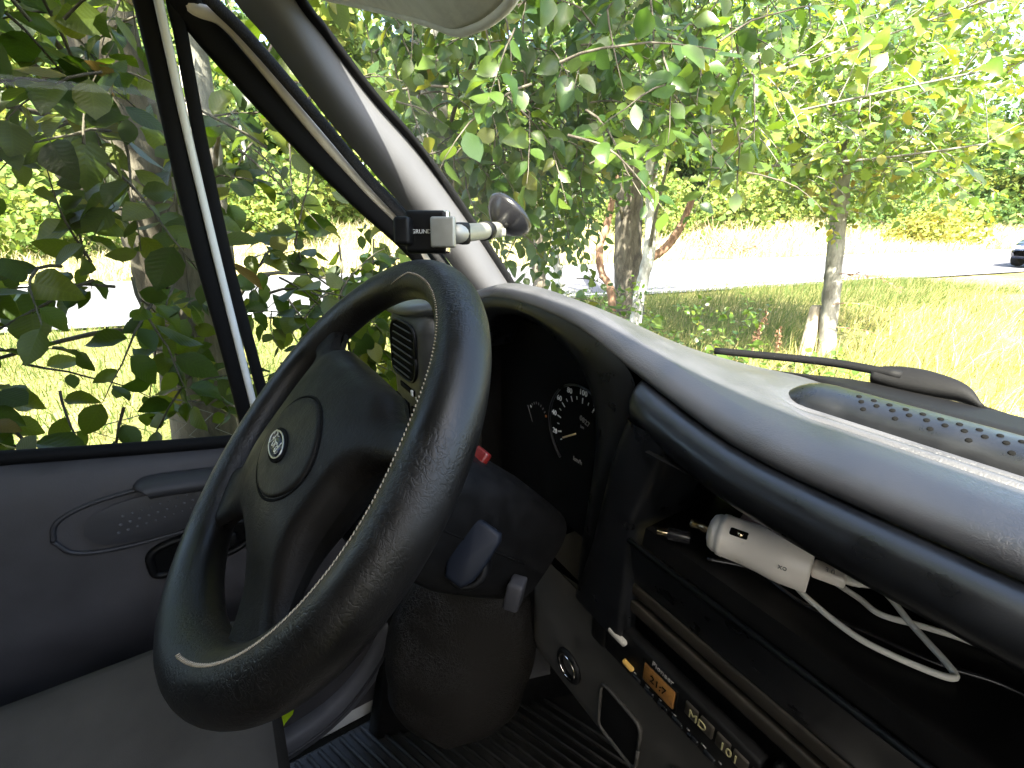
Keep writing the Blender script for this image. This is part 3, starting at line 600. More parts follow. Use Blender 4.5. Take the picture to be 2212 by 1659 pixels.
def hsheet(H):
    P = WC + X[..., None] * we1 + Y[..., None] * we2 + H[..., None] * wa; idx = np.arange(X.size).reshape(X.shape)
    q = np.stack([idx[:-1, :-1], idx[1:, :-1], idx[1:, 1:], idx[:-1, 1:]], -1)[cell]; return P.reshape(-1, 3), q
P1, q1 = hsheet(front); P2, q2 = hsheet(back)
used = np.unique(np.concatenate([q1.ravel()])); remap = -np.ones(len(P1), int); remap[used] = np.arange(len(used))
Vn = np.concatenate([P1[used], P2[used]]); Fn = np.concatenate([remap[q1], remap[q2][:, ::-1] + len(used)])
me = mesh_np('hub', Vn, Fn); hub = link('hub_and_spokes', me, 'hub', wheel)
def hfront(x, y):
    d = -min(float(wsdf(np.array(x), np.array(y))), 0); k = min(d / .014, 1); return -.004 + math.sqrt(k * (2 - k)) * (.010 + .021 * math.exp(-(x / .105) ** 4 - (y / .083) ** 4))
pc = (.014, -.002)
rows = []
for k in (1.0, .985, .96, .9, .75, .5, .25, .02):
    rows.append([wp(pc[0] + .058 * k * math.cos(t), pc[1] + .041 * k * math.sin(t), hfront(pc[0] + .058 * k * math.cos(t), pc[1] + .041 * k * math.sin(t)) + (-.002 if k == 1 else .0018 if k < .97 else .0005)) for t in np.linspace(0, 2 * math.pi, 65)[:-1]])
pad = obj('horn_pad', grid(rows, True), 'hub', wheel)
obj('pad_groove', sweep([wp(pc[0] + .0592 * math.cos(t), pc[1] + .0422 * math.sin(t), hfront(pc[0] + .0592 * math.cos(t), pc[1] + .0422 * math.sin(t)) + .0002) for t in np.linspace(0, 2 * math.pi, 65)], .0012, .0008, wa, 6), 'void', wheel)
ec = (.003, -.009); eh = hfront(*ec) + .0018
def ell(a, b, h, n=48): return [wp(ec[0] + a * math.cos(t), ec[1] + b * math.sin(t), eh + h) for t in np.linspace(0, 2 * math.pi, n + 1)]
badge = obj('badge', grid([ell(.0265, .0125, -.0006), ell(.0265, .0125, .0010), ell(.0235, .0100, .0012), ell(.001, .0005, .0014)]), 'void', wheel)
obj('badge_field', grid([ell(.0228, .0094, .0008), ell(.0225, .0092, .0020), ell(.001, .0005, .0024)]), 'emblem', badge)
obj('badge_ring', sweep(ell(.0222, .0090, .0022), .0007, .0005, wa, 6, False), 'emblem_silver', badge)
def stroke(pts):
    return sweep([wp(ec[0] + .0165 * x, ec[1] + .0165 * y, eh + .0026) for x, y in smoothpath(pts, 6)], .00055, .00035, wa, 5)
obj('badge_script', merge(stroke([(-1.05, .12), (-1.12, .32), (-.85, .40), (-.4, .30), (-.15, .36)]), stroke([(-.62, .33), (-.68, -.05), (-.85, -.32), (-1.05, -.22)]), stroke([(-.78, .02), (-.5, .05), (-.35, .10)]),
                          stroke([(-.28, .08), (-.42, -.05), (-.34, -.24), (-.15, -.18), (-.12, .0), (-.28, .08), (-.05, .04)]), stroke([(-.02, .10), (.04, .05), (.02, -.22)]), stroke([(.04, .02), (.18, .12), (.28, .06)]),
                          stroke([(.62, .05), (.45, .08), (.36, -.08), (.46, -.24), (.62, -.10), (.70, .38)]), stroke([(.70, .38), (.62, -.12), (.72, -.24), (.9, -.15)])), 'emblem_silver', badge)

# ---------------------------------------------------------------- steering column with lock and stalk
column = thing('steering_column', 'black plastic steering column shroud below and behind the wheel', 'steering column')
cd = -wa
def cp(s, x=0, h=0): return WC + cd * s + we1 * x + we2 * h
rows = []
for s, hw, hu, hd in ((.045, .030, .03, .03), (.05, .05, .05, .052), (.07, .056, .058, .062), (.12, .058, .062, .072), (.18, .058, .066, .078), (.24, .056, .066, .07), (.30, .05, .06, .06)):
    r = []
    for t in np.linspace(0, 2 * math.pi, 33)[:-1]:
        c, q = math.copysign(abs(math.cos(t)) ** .55, math.cos(t)), math.copysign(abs(math.sin(t)) ** .55, math.sin(t)); r.append(cp(s, hw * c, (hu if q > 0 else hd) * q))
    rows.append(r)
sh = obj('shroud', grid(rows, True), 'black', column)
obj('shroud_seam', sweep([cp(s, .0575, -.004) for s in np.linspace(.055, .25, 10)], .0012, .0012, (1, 0, 0), 6), 'void', sh)
KP = np.array((-.352, .164, -.338)); kax = np.array((.66, -.52, .54)); kax /= np.linalg.norm(kax)
lock = obj('ignition_lock', revolve([(-.05, .026), (-.004, .025), (.004, .022), (.004, .0175), (-.002, .016), (-.002, 0)], KP, kax, 32), 'black', column)
obj('lock_ring', ring(KP + kax * .005, kax, .0152, .0016, 40, 8), 'chrome', lock)
obj('column_lever', box((-.338, .215, -.388), (.009, .010, .016), .003, ((.8, .6, 0), (-.6, .8, 0), (0, .25, .97))), 'doorgrip', column)
st = obj('stalk', tube(smoothpath([cp(.13, -.03, .02), cp(.125, -.08, .022), cp(.115, -.13, .024), cp(.11, -.165, .024)]), lambda s: .006 + .003 * s, 10), 'black', column)
obj('hazard_button', box((-.404, .210, -.252), (.012, .011, .005), .003, ((1, 0, 0), we2, wa)), 'red', column)
# key held by the lock
key = thing('ignition_key', 'dark blue-grey plastic headed key in the ignition lock', 'key')
ku = np.array((.18, .45, .85)); ku -= kax * (ku @ kax); ku /= np.linalg.norm(ku); kw = np.cross(kax, ku)
outl = [(-.008, -.014), (.008, -.014), (.0135, -.004), (.0150, .012), (.0150, .034), (.0115, .040), (-.0115, .040), (-.0150, .034), (-.0150, .012), (-.0135, -.004)]
kc = KP + kax * .020 + ku * .002
rows = [[kc + kw * x * 1.2 * k + ku * 1.2 * (.012 + (y - .012) * k) + kax * h for x, y in outl] for k, h in ((.001, -.006), (.85, -.006), (.97, -.0045), (1, -.001), (1, .002), (.96, .0045), (.84, .006), (.001, .0068))]
V, F = grid(rows, True); kb = obj('key_head', (V, F), 'key', key)
obj('key_blade', box(KP + kax * .008, (.0045, .0012, .016), .0008, (kw, ku, kax)), 'chrome', key)

# ---------------------------------------------------------------- other things in the cab
bol = thing('gaiter_cover', 'black grained leather cover hanging below the steering column above the ribbed mat', 'cover')
rows = []
for i, t in enumerate(np.linspace(0, 1, 22)):
    c = np.array((-.515, .245, -.52)) * (1 - t) + np.array((-.500, .190, -.815)) * t; hw = .055 + .04 * math.sin(math.pi * min(1, t * .9 + .1)) if t < .7 else (.055 + .04 * math.sin(math.pi * .73)) * math.sqrt(max(0.0, 1 - ((t - .7) / .302) ** 2)) + .002
    acr = np.array((.53, .80, -.05)); acr /= np.linalg.norm(acr); nrm = np.array((.72, -.42, .50)); r = []
    for s in np.linspace(-1, 1, 17):
        r.append(tuple(c + acr * hw * s * 1.25 + nrm * (.055 * math.sqrt(max(0, 1 - s * s)) * (1 - .45 * t ** 4))))
    rows.append(r)
obj('cover_skin', grid(rows), 'bolster', bol)
matt = thing('floor_mat', 'black ribbed rubber floor mat in the driver footwell', 'floor mat')
obj('mat_base', box((-.42, .18, -1.062), (.36, .42, .005), .003), 'mat_rubber', matt)
for k in range(22): obj('rib', sweep([(-.77, -.06 + k * .022, -1.055), (-.16, .20 + k * .022, -1.055)], .0045, .006, (0, 0, 1), 6), 'mat_rubber', matt)
seat = thing('driver_seat', 'grey-brown cloth driver seat cushion at the lower left', 'seat')
rows = []
for y in np.concatenate([np.linspace(-.62, -.10, 14), [-.075, -.058, -.046, -.040, -.038]]):
    k = 0 if y < -.1 else (y + .1) / .062; dz = -.02 * k ** 3
    r = [(-.664, y, -.80), (-.666, y, -.60), (-.664, y, -.565 + dz), (-.655, y, -.552 + dz), (-.635, y, -.545 + dz)] + [(x, y, -.545 + dz - .004 * math.sin((x + .63) * 9)) for x in np.linspace(-.6, -.36, 8)] + [(-.335, y, -.552 + dz), (-.325, y, -.57 + dz), (-.325, y, -.8)]
    rows.append(r)
obj('cushion', merge(grid(rows), ([rows[-1][i] for i in range(len(rows[-1]))], [tuple(range(len(rows[-1])))])), 'seat', seat)
obj('seat_base', box((-.495, -.33, -.93), (.15, .27, .14), .01), 'carpet', seat)
rows = [[(x, -.60 - .12 * t + .02 * math.cos((x + .495) * 9), -.56 + .62 * t) for x in np.linspace(-.68, -.31, 10)] for t in np.linspace(0, 1, 12)]
obj('backrest', merge(grid(rows), grid([[(p[0], p[1] - .1, p[2]) for p in r] for r in rows])), 'seat', seat)
hv = thing('hi_vis_cloth', 'fluorescent yellow-green cloth tucked in the door bottom below the wheel', 'cloth')
obj('cloth', grid([[(-.752 + .006 * math.sin(i * 1.3 + j), -.085 + .015 * i + .003 * j, -.945 + .013 * j + .009 * i + .003 * math.sin(i * 2.1)) for i in range(5)] for j in range(4)]), 'hivis', hv)
# sun visor
vis = thing('sun_visor', 'pale grey padded sun visor folded down at the top of the windscreen', 'sun visor')
bot = smoothpath([(px_, py_, pz_ + .009) for px_, py_, pz_ in ((-.765, .150, .262), (-.70, .165, .236), (-.635, .180, .213), (-.53, .185, .176), (-.433, .188, .141), (-.385, .189, .122), (-.355, .189, .116), (-.325, .189, .114), (-.297, .188, .118), (-.275, .182, .132), (-.262, .165, .165), (-.255, .11, .26))], 5)
topv = [(-.77 + .49 * k / (len(bot) - 1), .02, .41) for k in range(len(bot))]
rows = []
for t, off in ((0, 0), (.02, .006), (.12, .011), (.6, .012), (1, .01)): rows.append([tuple(np.array(b) * (1 - t) + np.array(c) * t + np.array((.2, -.75, -.62)) * off) for b, c in zip(bot, topv)])
rows = [[tuple(np.array(b) * (1 - t) + np.array(c) * t + np.array((-.1, .75, .62)) * .010 * (t > 0)) for b, c in zip(bot, topv)] for t in (1, .6, .12)] + rows
obj('visor_board', grid(rows), 'visor', vis)
obj('visor_piping', sweep([np.array(p) for p in bot], .004, .004, (0, .7, .7), 8), 'visor', vis)
# wiper, outside on the screen
wip = thing('wiper', 'black windscreen wiper lying along the bottom of the glass outside', 'wiper')
bl = smoothpath([(-.367, .550, -.172), (-.30, .560, -.164), (-.232, .567, -.156), (-.17, .570, -.153)], 6)
obj('blade', sweep(bl, .0042, .005, (0, .7, .7), 8), 'rubber', wip)
obj('arm_cover', merge(sweep(smoothpath([(-.195, .570, -.160), (-.175, .574, -.158), (-.150, .576, -.157), (-.125, .577, -.159), (-.108, .575, -.168)], 6), lambda s: .003 + .010 * math.sin(math.pi * min(1, .15 + s * .9)), .008, (0, -.72, .7), 12, True, 3)), 'rubber', wip)
obj('arm', sweep(smoothpath([(-.11, .576, -.172), (.0, .60, -.19), (.12, .61, -.20)], 6), .010, .006, (0, .7, .7), 10), 'black', wip)

# phone holder stuck to the screen
ph = thing('phone_holder', 'black and silver phone cradle on a suction arm in front of the pillar', 'phone holder')
pn = np.array((.78, -.61, .12)); pn /= np.linalg.norm(pn); pu = np.cross((0, 0, 1), pn); pu /= np.linalg.norm(pu); pv = np.cross(pn, pu); PC = np.array((-.503, .204, -.0185))
def pa(x, y, z=0): return PC + pu * x + pv * y + pn * z
cra = obj('cradle', box(pa(.0, 0, -.006), (.0235, .0225, .009), .005, (pu, pv, pn), 4), 'black', ph)
obj('side_clamp', box(pa(-.0225, 0, .004), (.009, .0145, .013), .004, (pu, pv, pn), 4), 'black', ph)
obj('chrome_tab', box(pa(.0195, .0, -.004), (.006, .0222, .005), .002, (pu, pv, pn)), 'chrome', ph)
obj('silver_clamp', box(pa(.0210, -.001, .008), (.0135, .0158, .004), .0025, (pu, pv, pn), 3), 'silver', ph)
obj('brand_text', text_vf('GRUNDI', .0062, pa(-.0035, 0, .0034), pu, pv), 'print', cra, False)
SP = np.array(screen_pt(-.63, .30)); sn = np.array((0, -.74, -.67))
a0, a1 = pa(.030, -.002, -.004), SP + sn * .032 + np.array((.0, 0, -.004))
arm = obj('arm', sweep([a0, a0 * .8 + a1 * .2, a0 * .5 + a1 * .5, a0 * .15 + a1 * .85, a1], .0105, .0105, (0, 0, 1), 16), 'silver', ph)
obj('arm_joint', box(a0 * .86 + a1 * .14, (.011, .007, .012), .004), 'black', arm)
obj('arm_collar', sweep([a0 * .40 + a1 * .60, a0 * .30 + a1 * .70], .0122, .0122, (0, 0, 1), 16), 'black', arm)
obj('suction_cup', revolve([(.0, .0), (.001, .036), (.006, .0375), (.010, .036), (.018, .031), (.026, .022), (.032, .012), (.034, 0)], SP + sn * .002, sn, 36), 'cable_black', ph)
obj('cup_lever', box(SP + sn * .034 + np.array((0.012, -.006, -.006)), (.010, .007, .006), .003), 'silver', ph)

# radio in the dash slot
rad = thing('car_radio', 'old black car radio with amber display in the dash slot', 'car radio')
obj('radio_face', box((-.196, .318, -.446), (.090, .014, .026), .003), 'black', rad)
obj('display', box((-.208, .3035, -.444), (.0195, .0012, .0115), .0008), 'amber', rad)
obj('display_frame', sweep([(-.230, .3035, -.4305), (-.186, .3035, -.4305), (-.186, .3035, -.4575), (-.230, .3035, -.4575), (-.230, .3035, -.4305)], .0012, .0012, (0, 1, 0), 4), 'void', rad)
obj('display_digits', text_vf('21:7', .012, (-.208, .3018, -.444), (1, 0, 0), (0, 0, 1)), 'void', rad, False)
obj('brand_text', text_vf('Pioneer', .0085, (-.206, .3037, -.4255), (1, 0, 0), (0, 0, 1)), 'grey_print', rad, False)
obj('button', box((-.266, .3025, -.4335), (.0125, .004, .0035), .0025), 'button_grey', rad)
obj('button', box((-.2475, .3025, -.4575), (.0075, .003, .0028), .0022), 'button_amber', rad)
for k in range(5): obj('button', box((-.170 + k * .0165, .3038, -.436), (.0068, .002, .0075), .0012), 'trim_brown', rad)
obj('button_text', text_vf('MD', .0125, (-.162, .3012, -.437), (1, 0, 0), (0, 0, 1)), 'print_dim', rad, False)
obj('button_text', text_vf('101', .0125, (-.130, .3012, -.437), (1, 0, 0), (0, 0, 1)), 'print_dim', rad, False)
for k in range(6): obj('small_button', box((-.236 + k * .018, .3038, -.465), (.006, .002, .0028), .0012), 'fascia', rad)
for k in range(7): obj('button_mark', box((-.238 + k * .017, .3036, -.4602), (.0016 + .001 * (k % 2), .0005, .0005), 0), 'grey_print', rad)

# phone charger and cables on the tray
ch = thing('car_charger', 'white cylindrical car charger with metal tip lying in the dash tray', 'charger')
c0, c1 = np.array((-.199, .330, -.262)), np.array((-.126, .356, -.2605)); cax = (c1 - c0) / np.linalg.norm(c1 - c0)
obj('body', revolve([(-.001, .0), (0, .006), (.0, .0095), (.002, .0142), (.006, .0165), (.009, .0168), (.0095, .0180), (.014, .0185), (.0145, .0180), (.030, .0183), (.042, .0193), (.052, .0208), (.060, .0214), (.0605, .0212), (.076, .0208), (.0775, .0200), (.078, .0)], c0, cax, 40), 'white_plastic', ch)
obj('metal_tip', revolve([(-.017, 0), (-.0168, .0035), (-.015, .0045), (-.013, .0042), (-.008, .0040), (-.006, .0050), (.001, .0052)], c0, cax, 20), 'brass', ch)
cs = np.cross(cax, (0, 0, 1)); cs /= np.linalg.norm(cs)
nv = np.array((.35, -.52, .78)); nv -= cax * (nv @ cax); nv /= np.linalg.norm(nv); nw = np.cross(nv, cax)
obj('spring_contact', revolve([(.0025, 0), (.002, .002), (.0, .0034), (-.003, .0036)], c0 + cax * .026 + nv * .0175, nv, 16), 'brass', ch)
obj('contact_slot', box(c0 + cax * .025 + nv * .0168, (.0075, .0036, .002), .0018, (cax, nw, nv)), 'void', ch)
pv2 = np.array((.45, -.75, .2)); pv2 -= cax * (pv2 @ cax); pv2 /= np.linalg.norm(pv2); pw2 = np.cross(pv2, cax)
obj('printed_mark', text_vf('xo', .006, c0 + cax * .060 + pv2 * .0215, cax, -np.cross(cax, pv2)), 'grey_print', ch, False)
plug = thing('usb_cable', 'white charging cable plugged into the charger, looping through the dash tray', 'cable')
u0 = c0 + cax * .078; u1 = u0 + cax * .020
obj('plug', box((u0 + u1) / 2 + cax * .001, (.011, .0075, .0045), .002, (cax, cs, np.cross(cax, cs))), 'white_plastic', plug)
obj('plug_mark', text_vf('3.0', .0055, (u0 + u1) / 2 + nv * .0062 + cax * .001, cax, np.cross(nv, cax)), 'grey_print', plug, False)
cab1 = smoothpath([u1 + cax * .001, u1 + cax * .008, (-.092, .386, -.268), (-.083, .388, -.272), (-.068, .380, -.276), (-.053, .371, -.2775), (-.040, .363, -.2785), (-.034, .357, -.2795), (-.040, .350, -.2795), (-.062, .341, -.2795), (-.082, .337, -.2795), (-.108, .341, -.2795), (-.132, .350, -.2795), (-.150, .372, -.2795), (-.133, .38, -.2795), (-.10, .378, -.2795), (-.082, .374, -.2795), (-.060, .388, -.2795), (-.035, .401, -.2795), (.0, .41, -.2795), (.05, .40, -.2795), (.12, .38, -.2795)], 10)
obj('cord', tube(cab1, .0023, 10), 'cable_white', plug)
obj('strain_relief', tube([u1, u1 + cax * .006, cab1[12]], lambda s: .0036 - .001 * s, 10), 'cable_white', plug)
bc = thing('black_cable', 'thin glossy black cable running under the white charger in the tray', 'cable')
obj('cord', tube(smoothpath([(-.190, .318, -.2815), (-.160, .340, -.2815), (-.119, .338, -.2815), (-.078, .350, -.2815), (-.043, .362, -.2815), (-.01, .38, -.2815), (.06, .39, -.2815)]), .0018, 8), 'cable_black', bc)
obj('plug', box((-.216, .312, -.272), (.010, .005, .004), .0015, ((.8, .6, 0), (-.6, .8, 0), (0, 0, 1))), 'cable_black', bc)
obj('plug_tip', box((-.2275, .3035, -.2712), (.005, .0036, .0018), .0006, ((.8, .6, 0), (-.6, .8, 0), (0, 0, 1))), 'brass', bc)
pk = thing('pink_card', 'small pinkish card standing behind the white charger', 'card')
obj('card', box((-.186, .368, -.262), (.0095, .001, .019), .0006, ((.88, -.3, -.36), (.3, .95, 0), (.34, -.11, .93))), 'trim_brown', pk); pk.children[0].data.materials.clear(); pk.children[0].data.materials.append(mat('pink', (.42, .27, .22), .6, .3))

#EXTERIOR#
# ================================================================== VEGETATION
CR = cam.rotation_euler.to_matrix(); CRn = np.array(CR)
def proj(P):
    """camera coordinates and picture position of world points (to choose which leaves show largest)"""
    Q = np.asarray(P) @ CRn; d = -Q[:, 2]; d = np.where(d > .05, d, np.nan); f = 1010 / 1106
    return Q[:, 0] / d * f, Q[:, 1] / d * f, d
def leaf_template(kind):
    if kind == 'beech': T = [0, .10, .28, .5, .72, .88, 1]; Wd = [.02, .17, .33, .36, .27, .12, 0]
    elif kind == 'oak': T = [0, .12, .22, .30, .42, .50, .62, .70, .82, .90, 1]; Wd = [.03, .12, .22, .12, .31, .17, .35, .22, .28, .13, 0]
    elif kind == 'clump': T = [0, .3, .7, 1]; Wd = [.1, .45, .4, 0]
    V = []; F = []
    for i, (t, wd) in enumerate(zip(T, Wd)):
        z = -.22 * t * t; zs = z + .28 * wd + .02 * math.sin(i * 2.3)
        V += [(-wd, t - .05 * wd, zs), (0, t, z), (wd, t - .05 * wd, zs + .02 * math.cos(i * 1.7))]
    for i in range(len(T) - 1):
        a = 3 * i; F += [(a, a + 1, a + 4, a + 3), (a + 1, a + 2, a + 5, a + 4)]
    if kind in ('beech', 'oak'):      # stalk
        n = len(V); V += [(-.012, 0, 0), (.012, 0, 0), (.008, -.2, .03), (-.008, -.2, .03)]; F.append((n, n + 1, n + 2, n + 3))
    return np.array(V, float), np.array(F, int)
LT = {k: leaf_template(k) for k in ('beech', 'oak', 'clump')}
LEAFME = {}
def leaf_mesh(kind, m):
    if (kind, m) not in LEAFME:
        me = mesh_np('leaf', *LT[kind]); me.materials.append(MATS['leaf_beech_veined'] if m == 'leaf_beech' else MATS[m]); LEAFME[(kind, m)] = me
    return LEAFME[(kind, m)]
def norm(a): return a / (np.linalg.norm(a, axis=-1, keepdims=True) + 1e-9)
class Leaves:
    def __init__(s): s.p = []; s.d = []; s.n = []; s.s = []
    def add(s, p, d, n, sz): s.p.append(p); s.d.append(d); s.n.append(n); s.s.append(sz)
    def arrays(s):
        p = np.concatenate(s.p); d = norm(np.concatenate(s.d)); n = np.concatenate(s.n); sz = np.concatenate(s.s)
        n = norm(n - d * (n * d).sum(-1, keepdims=True)); x = np.cross(d, n) * rng.uniform(.72, 1.15, (len(p), 1)); return p, x, d, n * rng.uniform(-.6, 2.2, (len(p), 1)), sz
    def build(s, parent, kind, m, singles=0, name='foliage'):
        p, x, d, n, sz = s.arrays(); N = len(p)
        keep = np.ones(N, bool)
        if singles:
            u, v, dep = proj(p); vis = (np.abs(u) < 1.05) & (np.abs(v) < .80) & np.isfinite(dep)
            score = np.where(vis, sz / np.where(np.isfinite(dep), dep, 1), 0); order = np.argsort(-score)[:singles]; order = order[score[order] > 0]
            me = leaf_mesh(kind, m)
            for i in order:
                o = bpy.data.objects.new('leaf', me); col.objects.link(o); o.parent = parent
                M = np.eye(4); M[:3, 0] = x[i] * sz[i]; M[:3, 1] = d[i] * sz[i]; M[:3, 2] = n[i] * sz[i]; M[:3, 3] = p[i]
                o.matrix_local = Matrix(M.tolist())
            keep[order] = False
        if keep.any():
            T, F = LT[kind]; p, x, d, n, sz = p[keep], x[keep], d[keep], n[keep], sz[keep]; k = len(T)
            V = p[:, None] + sz[:, None, None] * (T[None, :, 0:1] * x[:, None] + T[None, :, 1:2] * d[:, None] + T[None, :, 2:3] * n[:, None])
            FF = F[None] + (np.arange(len(p)) * k)[:, None, None]
            link(name, mesh_np(name, V.reshape(-1, 3), FF.reshape(-1, F.shape[1])), m, parent, 'stuff')
TW = []
def twig_mesh(parent, m, paths, name='twig'):
    """thin branches joined into one part"""
    VV = []; FF = []; b = 0
    for P, r in paths:
        v, f = sweep(P, (lambda r: (lambda t: r * (1 - .75 * t)))(r), None, (.3, .2, .9), 5, False)
        VV.append(np.array(v)); FF.append(np.array(f) + b); b += len(v)
    link(name, mesh_np(name, np.concatenate(VV), np.concatenate(FF)), m, parent, 'stuff')
def clear_view(C, lo=34.5, hi=49, top=.15):
    """drop near shoots that would hang between the van and the two middle trunks"""
    C = np.asarray(C); az = np.degrees(np.arctan2(-C[:, 0], C[:, 1])); el = C[:, 2] / np.hypot(C[:, 0], C[:, 1]); return C[~((az > lo) & (az < hi) & (el < top))]
def sprays(L, paths, centers, outward, n_leaf, length, size, droop=.35, flat=.6, side=None, jitter=.5):
    """leafy twigs: alternate leaves along a drooping shoot"""
    for c in centers:
        ow = np.array(outward(c) if callable(outward) else outward, float)
        d = norm(ow + rng.normal(size=3) * jitter); ln = length * rng.uniform(.6, 1.25); k = 7
        pts = [np.array(c, float)]; dd = d.copy()
        for i in range(k): pts.append(pts[-1] + dd * ln / k); dd = norm(dd + np.array((0, 0, -droop / k * 1.5)) + rng.normal(size=3) * .08)
        paths.append((pts, .0016 + ln * .006)); A = np.array(pts)
        t = np.linspace(.12, 1, n_leaf) * (k - .001); i = t.astype(int); fr = (t - i)[:, None]; p = A[i] * (1 - fr) + A[np.minimum(i + 1, k)] * fr
        ax = norm(A[np.minimum(i + 1, k)] - A[i]); upv = norm(np.array((0, 0, 1.)) + rng.normal(size=(n_leaf, 3)) * (1 - flat)) 
        if side is not None: upv = norm(upv + np.array(side))
        sd = norm(np.cross(ax, upv)) * np.where(np.arange(n_leaf) % 2, 1, -1)[:, None]
        ld = norm(ax * .55 + sd * .8 + rng.normal(size=(n_leaf, 3)) * .22 + np.array((0, 0, -.18)))
        sz = size * rng.uniform(.62, 1.2, n_leaf) * (1 - .25 * t / k)
        L.add(p + ld * sz[:, None] * .12, ld, upv + rng.normal(size=(n_leaf, 3)) * .25, sz)
def trunk_vf(pts, r0, r1, n=14, lump=.06):
    P = smoothpath(pts, 6); V, F = sweep(P, lambda t: r0 + (r1 - r0) * t + r0 * .35 * max(0, 1 - t * 9) ** 2, None, (1, .02, .1), n, True)
    V = [np.array(v) + rng.normal(size=3) * r0 * lump for v in V]; return V, F
def limb_paths(trunk, targets, r):
    out = []
    for t in targets:
        t = np.array(t, float); T = [np.array(p, float) for p in trunk]; a = min(T, key=lambda p: np.linalg.norm((p - t)[:2]) + abs(p[2] - (t[2] - .35 * np.linalg.norm((p - t)[:2]))))
        m1 = a * .65 + t * .35 + np.array((0, 0, .12)) * np.linalg.norm(t - a); out.append((smoothpath([a, m1, t], 5), r))
    return out

# ---- beech beside the driver's window (leaves nearly touching the glass)
def box_pts(n, lo, hi): return rng.uniform(0, 1, (n, 3)) * (np.array(hi) - np.array(lo)) + np.array(lo)
tA = [(-1.75, -.12, GZ - .1), (-1.75, -.12, -.9), (-1.76, -.115, -.4), (-1.75, -.12, .1), (-1.77, -.13, .6), (-1.80, -.16, 1.6), (-1.9, -.2, 3.0)]
t1 = thing('beech_tree', 'beech with grey trunk and large drooping leaves pressed against the driver window', 'tree', 'trees between van and road')
obj('trunk', trunk_vf(tA, .10, .06), 'bark_dark', t1)
obj('branch', trunk_vf([(-1.75, -.12, .0), (-1.80, -.20, .035), (-1.86, -.30, .11)], .036, .030, 10), 'bark_dark', t1)
L = Leaves(); ps = []
c = np.concatenate([box_pts(62, (-1.50, -.62, .14), (-1.06, .04, .62)), box_pts(22, (-1.55, -.62, -.0), (-1.08, .05, .16)), box_pts(26, (-1.55, -.62, -.20), (-1.08, -.05, -.04)), box_pts(12, (-1.5, -.60, -.46), (-1.1, .04, -.22)), box_pts(30, (-2.1, -1.2, -.2), (-1.2, -.65, .9)), box_pts(60, (-2.3, -.8, .4), (-1.1, .2, 1.5))])
sprays(L, ps, c, lambda p: (.5, -.1, -.15), 8, .26, .076, .5, .35, (.45, 0, 0))
c = box_pts(14, (-1.5, -.55, -.42), (-1.05, -.30, -.30)); sprays(L, ps, c, (.3, .3, .0), 6, .24, .075, .3, .35, (.4, 0, .2))
ps += limb_paths(tA, [(-1.3, -.4, .2), (-1.3, -.3, .5), (-1.25, -.1, -.1), (-1.35, -.5, -.3), (-1.3, -.7, .6)], .012)
L.build(t1, 'beech', 'leaf_beech', 300); twig_mesh(t1, 'bark_dark', ps)
# ---- second beech seen in the quarter window
tB = [(-2.3, -.03, GZ - .1), (-2.3, -.03, -.9), (-2.3, .02, -.4), (-2.3, .06, .1), (-2.3, .09, .5), (-2.32, .13, 1.2), (-2.4, .2, 3.2)]
t2 = thing('beech_tree', 'slim beech behind the quarter window with leafy sprays hanging over the glass', 'tree', 'trees between van and road')
obj('trunk', trunk_vf(tB, .055, .03), 'bark_grey', t2); L = Leaves(); ps = []
c = np.concatenate([box_pts(62, (-1.65, .10, -.40), (-1.10, .62, -.05)), box_pts(14, (-1.55, .08, .10), (-1.15, .26, .42)), box_pts(30, (-1.9, .1, -.8), (-1.2, .8, -.3)), box_pts(50, (-2.3, -.1, .5), (-1.1, .8, 1.6))])
sprays(L, ps, c, lambda p: (.3, .2, -.2), 7, .25, .072, .5, .35, (.35, -.1, 0)); ps += limb_paths(tB, [(-1.5, .2, .3), (-1.4, .4, -.2), (-1.4, .3, -.5)], .012)
L.build(t2, 'beech', 'leaf_beech', 260); twig_mesh(t2, 'bark_dark', ps)
# ---- dense beech behind the pillar and left part of the screen, shade put into its leaf colour
tC = [(-2.45, 1.05, GZ - .1), (-2.42, 1.05, -.6), (-2.38, 1.03, .1), (-2.4, 1.03, .9), (-2.5, 1.0, 3.2)]
t3 = thing('shaded_tree', 'dense tree with shade coloured into its leaves, filling the left of the windscreen beside the pillar', 'tree', 'trees between van and road')
obj('trunk', trunk_vf(tC, .10, .06), 'bark_grey', t3); L = Leaves(); ps = []
c = np.concatenate([box_pts(300, (-2.3, .62, .10), (-1.0, 1.75, .95)), box_pts(120, (-2.9, .9, -.16), (-1.6, 2.3, .35)), box_pts(200, (-3.3, .9, .5), (-1.2, 2.6, 1.7)), box_pts(26, (-2.6, 1.0, -.75), (-1.7, 2.2, -.35))])
c = clear_view(c); sprays(L, ps, c, lambda p: (.35, -.1, -.25), 8, .30, .078, .5, .4, (.45, -.25, .1)); L2 = Leaves(); p2 = []; sprays(L2, p2, np.concatenate([box_pts(330, (-2.6, -1.8, 2.0), (.55, .55, 3.4))]), (.2, 0, -.1), 9, .5, .11, .3, .6); p2 += limb_paths(tC, [(-1.0, .6, 2.6), (.2, .2, 2.8), (-.6, -.8, 2.9), (1.0, -.4, 2.8)], .035); L2.build(t3, 'beech', 'leaf_shaded', 0, 'unseen_shade_foliage'); twig_mesh(t3, 'bark_grey', p2, 'unseen_shade_twig')  # second set: unseen canopy added above the van to cast shade
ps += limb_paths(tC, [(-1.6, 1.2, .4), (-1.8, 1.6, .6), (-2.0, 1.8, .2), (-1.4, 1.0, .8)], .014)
L.build(t3, 'beech', 'leaf_shaded', 300); twig_mesh(t3, 'bark_dark', ps)
